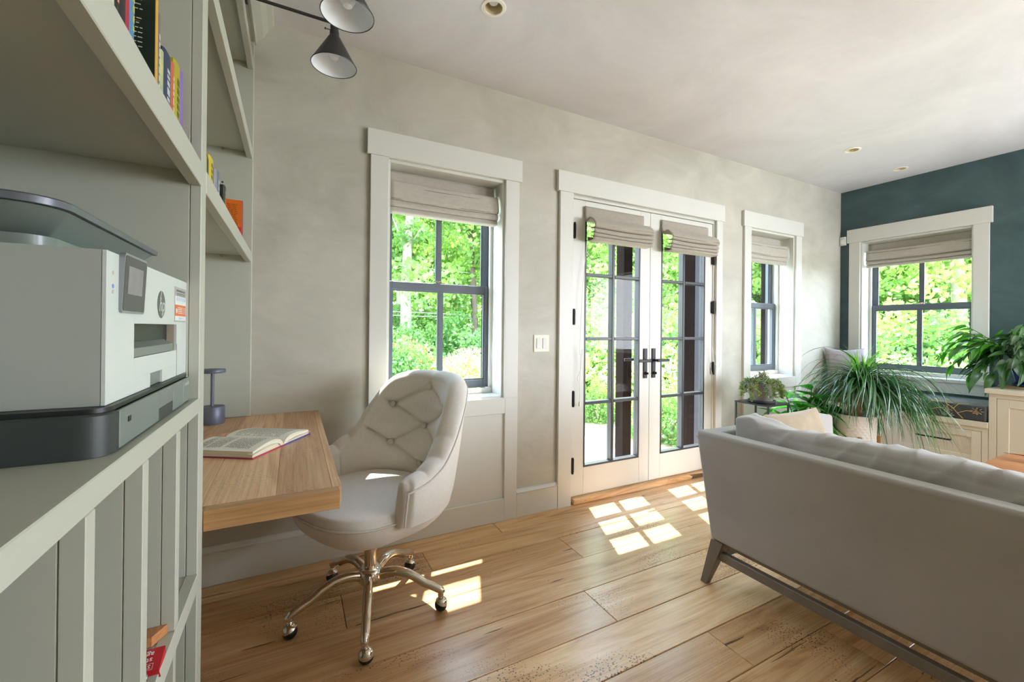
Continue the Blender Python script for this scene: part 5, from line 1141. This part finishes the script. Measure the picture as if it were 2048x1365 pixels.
def potf(iu, iv):
    a = 2 * PI * iu; z = 0.300 * iv; r = 0.128 + 0.009 * iv
    k = 0.5 + 0.5 * math.cos(26 * a + (PI if int(iv * 14) % 2 else 0)); r -= 0.0035 * k * abs(math.sin(iv * 14 * PI)) if 0.03 < iv < 0.93 else 0
    return (px + r * math.cos(a), py + r * math.sin(a), 0.248 + z)
m = MB().grid(potf, 156, 60, cu=True); m.lathe([(0.136, 0.548), (0.136, 0.552), (0.128, 0.552), (0.126, 0.50), (0.0, 0.50)], (px, py, 0), 52, False); m.lathe([(0.0, 0.248), (0.128, 0.248)], (px, py, 0), 40, False); m.build('pot', POTW, pm, 1)
MB().lathe([(0.0, 0.515), (0.125, 0.515)], (px, py, 0), 30, False).build('soil', SOIL, pm)
MB().tube([(px - .01, py, .51), (px - .008, py, .56), (px + .010, py - .004, .63), (px + .028, py - .012, .70), (px + .045, py - .020, .76)], [.050, .040, .028, .026, .020], 14).build('trunk', M('palm_trunk', (156, 112, 78), 0.85, var=0.25, vs=14, bump=0.5, bs=40, stretch=(1, 1, 3)), pm, 1)
PALM = leafmat('palm_leaf', (34, 88, 42), (66, 122, 58), 0.22, 0.3, False, 0.12, 5); PALY = leafmat('palm_leaf_young', (96, 164, 52), (128, 186, 66), 0.45, 0.3, False, 0.1, 5)
q = random.Random(12)
def strap(mb, p0, az, el, L_, w, grav, n=17):
    p = Vector(p0); d = Vector((math.cos(az) * math.cos(el), math.sin(az) * math.cos(el), math.sin(el))); side = Vector((-math.sin(az), math.cos(az), 0)); st_ = L_ / n; V = []
    tw = q.uniform(-.5, .5); cur = q.uniform(-.09, .09)
    for i in range(n + 1):
        t = i / n; ww = w * (1 - t ** 2.2) * 0.5 + 0.0004; s2 = (side + Vector((0, 0, tw * t))).normalized(); dn = s2.cross(d).normalized()
        V += [p - s2 * ww - dn * ww * 0.25, p, p + s2 * ww - dn * ww * 0.25]
        d = (d + Vector((cur * math.sin(az), -cur * math.cos(az), -grav * (0.35 + t)))).normalized(); p = p + d * st_
    mb.add(V, [(3 * i, 3 * i + 1, 3 * i + 4, 3 * i + 3) for i in range(n)] + [(3 * i + 1, 3 * i + 2, 3 * i + 5, 3 * i + 4) for i in range(n)])
m = MB()
RT = Vector((.887, -.4617, 0)); FW = Vector((.4617, .887, 0))
for k in range(640):
    az = q.uniform(0, 2 * PI); dv = Vector((math.cos(az), math.sin(az), 0)); rgt, fwd = dv.dot(RT), dv.dot(FW)
    if rgt < -0.2:
        if q.random() < .45: continue
        el, L_, gr_ = q.uniform(5, 70), q.uniform(.34, .62), q.uniform(.16, .30)
    elif rgt > 0.25: el, L_, gr_ = q.triangular(-25, 70, 15), q.uniform(.45, .82), q.uniform(.14, .36)
    else: el, L_, gr_ = q.triangular(-10, 75, 40), q.uniform(.34, .62), q.uniform(.16, .38)
    strap(m, (px + .048 + q.uniform(-.02, .02), py - .022 + q.uniform(-.02, .02), 0.77 + q.uniform(-.03, .05)), az, R(el), L_, q.uniform(.008, .017), gr_)
tag(m.build('strap_leaves', PALM, pm, 2, recalc=False), kind='stuff')
m = MB()
for k in range(40): strap(m, (px + .048, py - .022, 0.80), q.uniform(0, 2 * PI), R(q.uniform(58, 88)), q.uniform(.20, .34), .020, q.uniform(.03, .09))
tag(m.build('young_leaves', PALY, pm, 2, recalc=False), kind='stuff')

# trailing plant in a blue glazed pot on the cabinet, over a round wooden board
rb = thing('round_board', (4.93, -1.33, 0.7815), 'thin round wooden board under the blue plant pot', 'board')
MB().lathe([(0.0, 0.0005), (0.148, 0.0005), (0.150, 0.003), (0.150, 0.009), (0.147, 0.011), (0.0, 0.011)], (4.93, -1.335, 0.7815), 48).build('disc', woodmat('board_wood', (176, 132, 84), (206, 166, 116), (222, 188, 140), 'y', 0.5, rnd=False), rb, 1)
vx, vy, vz = 4.935, -1.335, 0.793
vp = thing('vine_plant', (vx, vy, vz), 'lush vining plant in a cobalt blue glazed pot on the cabinet', 'plant')
BLUE = M('glaze_cobalt', (34, 58, 150), 0.12, var=0.2, vs=5, coat=0.6)
MB().lathe([(0.0, 0.001), (0.068, 0.001), (0.080, 0.006), (0.086, 0.020), (0.082, 0.022), (0.070, 0.012), (0.0, 0.012)], (vx, vy, vz), 36).build('saucer', BLUE, vp, 1)
pot_lathe((vx, vy, vz + 0.013), 0.058, 0.098, 0.155, BLUE, vp, 0.007)
VL = leafmat('vine_leaf', (46, 96, 44), (92, 136, 78), 0.25, 0.3, True, 0.10); VL2 = leafmat('vine_leaf_bright', (70, 150, 44), (96, 172, 52), 0.45, 0.3, True, 0.08)
vl = [leaf_mesh('vine_leaf', 0.115, 0.052, VL, 0.35, 0.45, 0.0, 8, 1.2), leaf_mesh('vine_leaf', 0.13, 0.056, VL, 0.3, 0.8, 0.0, 8, 1.2), leaf_mesh('vine_leaf', 0.135, 0.052, VL2, 0.3, 0.3, 0.0, 8, 1.2)]
q = random.Random(8); stm = MB(); top = vz + 0.165
for k in range(270):
    az = q.uniform(0, 2 * PI); u = q.random() ** 0.6; r = 0.255 * u; dome = 0.300 * (1 - u ** 2) + 0.015
    z = top + dome * q.uniform(.35, 1.0) - max(0, u - .7) * q.uniform(0, .35)
    p = Vector((vx - 0.01 + r * math.cos(az) * 0.85, vy + r * math.sin(az), z))
    if p.x > 5.03 or (p.x > 4.96 and math.cos(az) > .2): continue
    d = Vector((math.cos(az), math.sin(az), q.uniform(-1.1, .25)))
    put_leaf(vl[q.choice((0, 0, 1, 1, 1))], 'leaf', vp, p, d, q.uniform(-.6, .6), q.uniform(.75, 1.2))
for (az, L_, dz) in ((100, .36, .06), (112, .43, -.02), (92, .40, -.13), (125, .33, .14), (80, .30, -.20), (135, .28, .02), (105, .30, .19), (88, .34, .12)):
    a = R(az); P = [Vector((vx - .02 + .06 * math.cos(a), vy + .06 * math.sin(a), top + .02))]
    for i in range(1, 7): t = i / 6; P.append(Vector((vx - .02 + (.06 + L_ * t * .85) * math.cos(a) * .9, vy + (.06 + L_ * t * .85) * math.sin(a), top + .06 + .10 * math.sin(t * 2.2) + (dz - .04) * t * t)))
    stm.tube(P, 0.0024, 5)
    for i in range(2, 7):
        for s_ in (-1, 1): d = (P[i] - P[i - 1]).normalized() + Vector((-math.sin(a), math.cos(a), 0)) * (s_ * .7) + Vector((0, 0, q.uniform(-.9, .1))); put_leaf(vl[2 if q.random() < .6 else 0], 'leaf', vp, P[i], d, q.uniform(-.5, .5), q.uniform(.75, 1.05))
    put_leaf(vl[2], 'leaf', vp, P[-1], (P[-1] - P[-2]) + Vector((0, 0, -.03)), 0, 1.05)
for k in range(8): az = q.uniform(0, 2 * PI); put_leaf(vl[2], 'leaf', vp, (vx + q.uniform(-.12, .05), vy + q.uniform(-.12, .16), top + .20), (math.cos(az) * .4, math.sin(az) * .4, 1.0), q.uniform(-1, 1), .65)
stm.build('vines', M('vine_stem', (84, 104, 56), 0.7, var=0.15), vp)

# ------------------------------------------------------------------ outdoors
GZ = -0.12
GRD = M('ground_mulch', (150, 128, 100), 0.95, c2=(96, 112, 62), vs=0.8, bump=0.8, bs=14, detail=8, dist=0.05)
m = MB()
def gf(a, b):
    x = -14 + 60 * a; y = 0.29 + 48 * b; z = GZ + mnoise.noise((x * .3, y * .3, 0)) * 0.10 * min(1, max(0, (y - 2.2) / 3)) + max(0, y - 12) * 0.03 + max(0, x - 14) * 0.02
    return (x, y, z)
m.grid(gf, 90, 74); gr = m.build('ground', GRD, None, 1); gr['kind'] = 'structure'
m = MB(); m.add([(XR + TW + 0.02, -20, GZ - .01), (46, -20, GZ - .01), (46, 0.3, GZ - .01), (XR + TW + 0.02, 0.3, GZ - .01)], [(0, 1, 2, 3)]); g2 = m.build('side_ground', GRD); g2['kind'] = 'structure'
STONE = M('paver_stone', (214, 208, 200), 0.8, var=0.06, vs=5, bump=0.3, bs=30)
pt = thing('patio', (2.5, 1.0, GZ), kind='structure')
ys = [0.285, 0.80, 1.32, 1.80]; 
for j, (a, b) in enumerate(zip(ys, ys[1:])):
    xs = [-1.0, 0.25, 1.1, 1.95, 2.72, 3.10] if j % 2 == 0 else [-1.0, -0.1, 0.8, 1.55, 2.35, 3.09]
    for c, d in zip(xs, xs[1:]): MB().box((c + .008, a + .008, GZ - 0.03), (d - .008, b - .008, GZ + 0.045 + random.uniform(-.003, .003)), 0.006).build('paver', STONE, pt)
# porch posts outside the doors and the narrow window
for (x, w_, lab) in ((2.658, 0.051, 'dark brown timber post outside the left leaf of the french door'),):
    y = 0.50; p = thing('porch_post', (x, y, GZ), lab, 'post')
    MB().box((x - w_, y, GZ - 0.05), (x + w_, y + 2 * w_, 2.87), 0.004).build('timber', TIMBER, p); MB().box((x - w_ - .010, y - .010, GZ - .05), (x + w_ + .010, y + 2 * w_ + .010, GZ + .10), 0.004).build('base_block', TIMBER, p)
# foliage: leaf quads in clumps, mesh data shared between trees
LF = leafmat('tree_leaf', (98, 138, 72), (152, 180, 98), 0.5, 0.5, True, 0.03, 0.7); LF2 = leafmat('tree_leaf_light', (130, 166, 90), (176, 198, 118), 0.5, 0.5, True, 0.03, 0.7); LFB = leafmat('shrub_leaf', (98, 140, 78), (142, 174, 104), 0.45, 0.5, True, 0.03, 1.2); LFY = leafmat('shrub_leaf_pale', (176, 196, 116), (216, 222, 156), 0.4, 0.5, True, 0.03, 1.2)
def clump_mesh(name, n, fn, size, mat, seed):
    g = np.random.default_rng(seed); C = fn(g, n); sz = size * g.uniform(.6, 1.3, n)
    d = g.normal(size=(n, 3)); d[:, 2] -= 0.3; d /= np.linalg.norm(d, axis=1)[:, None]; e = g.normal(size=(n, 3)); e -= (e * d).sum(1)[:, None] * d; e /= np.linalg.norm(e, axis=1)[:, None]
    V = np.empty((n, 4, 3)); V[:, 0] = C; V[:, 1] = C + d * sz[:, None] * .5 + e * sz[:, None] * .36; V[:, 2] = C + d * sz[:, None]; V[:, 3] = C + d * sz[:, None] * .5 - e * sz[:, None] * .36
    me = bpy.data.meshes.new(name); me.vertices.add(n * 4); me.vertices.foreach_set('co', V.ravel()); me.loops.add(n * 4); me.loops.foreach_set('vertex_index', np.arange(n * 4, dtype=np.int32)); me.polygons.add(n); me.polygons.foreach_set('loop_start', np.arange(0, n * 4, 4, dtype=np.int32)); me.update(calc_edges=True); me.materials.append(mat); return me
def crown(h0, h1, rad, nb):
    def fn(g, n):
        bc_ = np.stack([g.normal(0, rad * .5, nb), g.normal(0, rad * .5, nb), g.uniform(h0, h1, nb)], 1); k = g.integers(0, nb, n); r = g.uniform(.35, .95, nb)
        u = g.normal(size=(n, 3)); u /= np.linalg.norm(u, axis=1)[:, None]; q_ = u * (r[k] * g.uniform(.3, 1, n) ** .5)[:, None]; q_[:, 2] *= .55; return bc_[k] + q_
    return fn
def shrubf(rx, rz):
    def fn(g, n):
        u = g.normal(size=(n, 3)); u /= np.linalg.norm(u, axis=1)[:, None]; r = g.uniform(.2, 1, n) ** .45; lump = 1 + .22 * np.sin(u[:, 0] * 5 + 1) * np.sin(u[:, 1] * 6) ; q_ = u * (r * lump)[:, None]; q_[:, 0] *= rx; q_[:, 1] *= rx; q_[:, 2] = np.abs(q_[:, 2]) * rz; return q_
    return fn
CR_ = [clump_mesh('tree_crown', 9000, crown(1.6, 9.5, 1.7, 46), 0.17, LF, 1), clump_mesh('tree_crown', 8200, crown(1.0, 8.5, 1.9, 42), 0.17, LF2, 2), clump_mesh('tree_crown', 8600, crown(2.2, 10.5, 1.6, 44), 0.16, LF, 3), clump_mesh('tree_crown', 7600, crown(0.4, 6.0, 1.7, 44), 0.15, LF2, 4)]
SH_ = [clump_mesh('shrub_leaves', 3400, shrubf(.85, 1.15), .085, LFB, 11), clump_mesh('shrub_leaves', 3200, shrubf(1.0, .85), .08, LFY, 12), clump_mesh('shrub_leaves', 3000, shrubf(.7, 1.3), .085, LF, 13)]
BARK = M('tree_bark', (150, 140, 124), 0.9, var=0.25, vs=5, bump=0.6, bs=14, stretch=(1, 1, .25)); BARKD = M('tree_bark_dark', (96, 84, 72), 0.9, var=0.25, vs=5, stretch=(1, 1, .25))
def trunk_mesh(name, h, r, lean, seed, mat):
    g = random.Random(seed); P = []; rs = []
    for i in range(9): t = i / 8; P.append((lean * h * t + .12 * math.sin(t * 5 + seed), .1 * math.sin(t * 4 + 2 * seed), h * t)); rs.append(r * (1.15 - .75 * t) * (1.25 if i == 0 else 1))
    m = MB().tube(P, rs, 9)
    for k in range(6):
        i = 3 + k % 5; a = g.uniform(0, 2 * PI); p = Vector(P[i]); m.tube([p, p + Vector((math.cos(a) * .6, math.sin(a) * .6, .7)), p + Vector((math.cos(a) * 1.3, math.sin(a) * 1.3, 1.6))], [rs[i] * .45, rs[i] * .3, .015], 6)
    o = m.build(name, mat, None, 1); me = o.data; bpy.data.objects.remove(o); return me
TK = [trunk_mesh('trunk', 9, .14, .02, 1, BARK), trunk_mesh('trunk', 8.5, .11, -.03, 2, BARKD), trunk_mesh('trunk', 10, .17, .05, 3, BARK)]
def obj(name, me, par, loc=(0, 0, 0), rz=0, s=1):
    o = bpy.data.objects.new(name, me); COL.objects.link(o); o.parent = par; o.location = loc; o.rotation_euler = (0, 0, rz); o.scale = (s, s, s); return o
def gz(x, y): return GZ + max(0, y - 12) * .03 + max(0, x - 14) * .02 - .05
q = random.Random(31)
def tree(x, y, kind, tk, s, label, group=None, rz=None):
    t = thing('tree', (x, y, gz(x, y)), label, 'tree', group, rz=q.uniform(0, 6.28) if rz is None else rz); obj('trunk', TK[tk], t, s=s)
    f = obj('foliage', CR_[kind], t, s=s); tag(f, kind='stuff'); return t
def shrub(x, y, kind, s, label, group=None):
    t = thing('shrub', (x, y, gz(x, y)), label, 'shrub', group, rz=q.uniform(0, 6.28)); tag(obj('foliage', SH_[kind], t, s=s), kind='stuff')
    m = MB()
    for k in range(5): a = R(72 * k + 11); m.tube([(0, 0, 0), (.18 * s * math.cos(a), .18 * s * math.sin(a), .35 * s), (.4 * s * math.cos(a), .4 * s * math.sin(a), .8 * s)], [.016, .011, .005], 5)
    m.build('stems', BARK, t, 1, local=True); return t
def at(px_, dist):   # bearing from where the photographer stood (measured off the photo) and distance
    u = (px_ - 1024) / 843.6; d = Vector((.4617 + u * .887, .887 - u * .4617)).normalized(); return (0 + d.x * dist, -2.361 + d.y * dist)
x, y = at(812, 13.5); tree(x, y, 2, 2, 1.0, 'pale trunked broadleaf tree seen through the left panes behind the chair', rz=0.3)
x, y = at(792, 17); tree(x, y, 0, 0, 1.1, 'slim pale trunked tree behind the pale leaning tree, left panes')
x, y = at(945, 15.5); tree(x, y, 0, 1, 1.1, 'dark trunked broadleaf tree seen through the right panes behind the chair')
x, y = at(1790, 17.0); tree(x, y, 3, 2, 1.2, 'thick trunked tree seen through the left half of the teal wall window')
x, y = at(1905, 14.5); tree(x, y, 3, 0, 1.0, 'pale trunked tree seen through the right half of the teal wall window')
def view(px_):
    for lim, w in ((745, 'standing outside left of the window behind the chair'), (850, 'seen in the left panes of the window behind the chair'), (1000, 'seen in the right panes of the window behind the chair'), (1150, 'standing behind the wall left of the french door'), (1225, 'seen in the left pane column of the left door leaf'), (1300, 'seen in the right pane column of the left door leaf'), (1362, 'seen through the right door leaf'), (1480, 'standing behind the wall right of the french door'), (1560, 'seen through the narrow window by the corner'), (1700, 'standing behind the corner of the room'), (1840, 'seen in the left half of the teal wall window')):
        if px_ < lim: return w
    return 'seen in the right half of the teal wall window'
GT = 'woodland trees'
for (px_, dist, k, tk, s) in ((770, 24, 1, 1, 1.3), (850, 21, 1, 1, 1.2), (880, 27, 0, 0, 1.5), (915, 23, 3, 1, 1.4), (975, 25, 1, 0, 1.4), (1040, 22, 0, 1, 1.2), (1100, 19, 3, 0, 1.2), (1160, 18, 1, 1, 1.1), (1190, 23, 0, 0, 1.3), (1215, 16, 3, 1, 1.0), (1245, 20, 1, 0, 1.2), (1290, 24, 0, 1, 1.4), (1330, 17, 3, 0, 1.0), (1345, 22, 1, 1, 1.3), (1390, 20, 0, 0, 1.2), (1440, 22, 1, 1, 1.2), (1490, 18, 3, 0, 1.1), (1515, 21, 0, 1, 1.2), (1545, 25, 1, 0, 1.4), (1600, 22, 0, 1, 1.3), (1680, 21, 1, 0, 1.3), (1740, 19, 3, 1, 1.2), (1770, 24, 0, 0, 1.4), (1820, 21, 1, 1, 1.3), (1850, 18, 3, 0, 1.2), (1880, 24, 0, 1, 1.5), (1930, 20, 1, 0, 1.3), (1960, 25, 3, 1, 1.5), (2000, 19, 1, 0, 1.2), (700, 20, 0, 1, 1.2), (640, 19, 3, 0, 1.2), (560, 21, 1, 1, 1.3), (460, 18, 0, 0, 1.2), (340, 22, 3, 1, 1.4), (230, 19, 1, 0, 1.3), (90, 21, 0, 1, 1.3), (-90, 20, 3, 0, 1.3)):
    x, y = at(px_, dist); tree(x, y, k, tk, s, 'leafy woodland tree ' + view(px_), GT + ' ' + view(px_))
x, y = at(800, 9.3); fl = shrub(x, y, 0, 1.05, 'shrub with small orange flowers outside the left panes behind the chair')
m = MB(); g = random.Random(2)
for k in range(46):
    a = g.uniform(0, 6.28); b = g.uniform(.3, 1.2); c = Vector((math.cos(a) * .85 * math.sin(b) , math.sin(a) * .85 * math.sin(b), 1.18 * math.cos(b)));
    for j in range(4): d = Vector((g.uniform(-1, 1), g.uniform(-1, 1), g.uniform(-.3, 1))).normalized() * .05; e = d.cross(Vector((.3, .5, .8))).normalized() * .018; m.add([c, c + d * .5 + e, c + d, c + d * .5 - e], [(0, 1, 2, 3)])
tag(m.build('blossom', M('orange_blossom', (232, 108, 60), 0.7, var=0.1), fl, local=True), kind='stuff')
x, y = at(935, 9.6); shrub(x, y, 1, 1.05, 'pale yellow green rounded shrub outside the right panes behind the chair')
x, y = at(870, 9.9); shrub(x, y, 1, 0.85, 'smaller pale green shrub centred outside the window behind the chair')
x, y = at(1200, 6.3); shrub(x, y, 2, 0.50, 'small open branched bush beyond the stone pavers')
x, y = at(1338, 5.6); shrub(x, y, 0, 0.62, 'leafy bush close outside the right leaf of the french door')
GS = 'undergrowth shrubs'
for (px_, dist, k, s) in ((770, 12, 2, 1.1), (835, 12.5, 0, 1.3), (900, 12.8, 2, 1.4), (965, 12, 0, 1.3), (1020, 12, 1, 1.2), (1120, 10, 0, 1.4), (1165, 10.5, 2, 1.5), (1190, 9.4, 1, 1.2), (1225, 9.8, 0, 1.5), (1262, 9, 2, 1.3), (1300, 9.5, 0, 1.3), (1322, 8.2, 1, 1.2), (1352, 9.0, 0, 1.6), (1385, 9, 2, 1.3), (1430, 10, 0, 1.4), (1500, 10.5, 2, 1.4), (1530, 11, 0, 1.6), (1580, 11, 1, 1.4), (1745, 11.5, 0, 1.3), (1785, 12, 2, 1.5), (1820, 11, 1, 1.1), (1855, 12.5, 0, 1.5), (1895, 11.5, 2, 1.3), (1935, 12, 0, 1.5), (1975, 11, 1, 1.2), (1340, 13, 2, 1.8), (1200, 13, 0, 1.8), (860, 16, 2, 1.8), (930, 17, 0, 1.9), (800, 17, 0, 1.9), (1515, 14, 0, 1.9), (1800, 15.5, 0, 1.9), (1880, 16, 2, 2.0), (1940, 15.5, 0, 2.0), (1250, 15, 2, 1.9), (1170, 14.5, 2, 1.8), (700, 12.5, 0, 1.6), (620, 12, 2, 1.5), (530, 13, 0, 1.8), (430, 12, 1, 1.4), (320, 13, 0, 1.8), (200, 12.5, 2, 1.7), (40, 13, 0, 1.8)):
    x, y = at(px_, dist); shrub(x, y, k, s, 'green undergrowth shrub ' + view(px_), GS + ' ' + view(px_))
WIRE = M('utility_wire', (210, 212, 214), 0.5, var=0.02)
for i, (za, zb) in enumerate(((1.72, 1.62), (1.86, 1.70), (3.48, 3.10))):
    t = thing('overhead_wire', (0.5, 12, za), 'pale %s overhead wire crossing the trees outside' % ('lowest', 'middle', 'highest')[i], 'wire', 'overhead wires')
    MB().tube([(-2 + 24 * k / 20, 12, za + (zb - za) * k / 6 * .35 - .12 * math.sin(PI * k / 20)) for k in range(21)], 0.010, 6).build('cable', WIRE, t, 1)
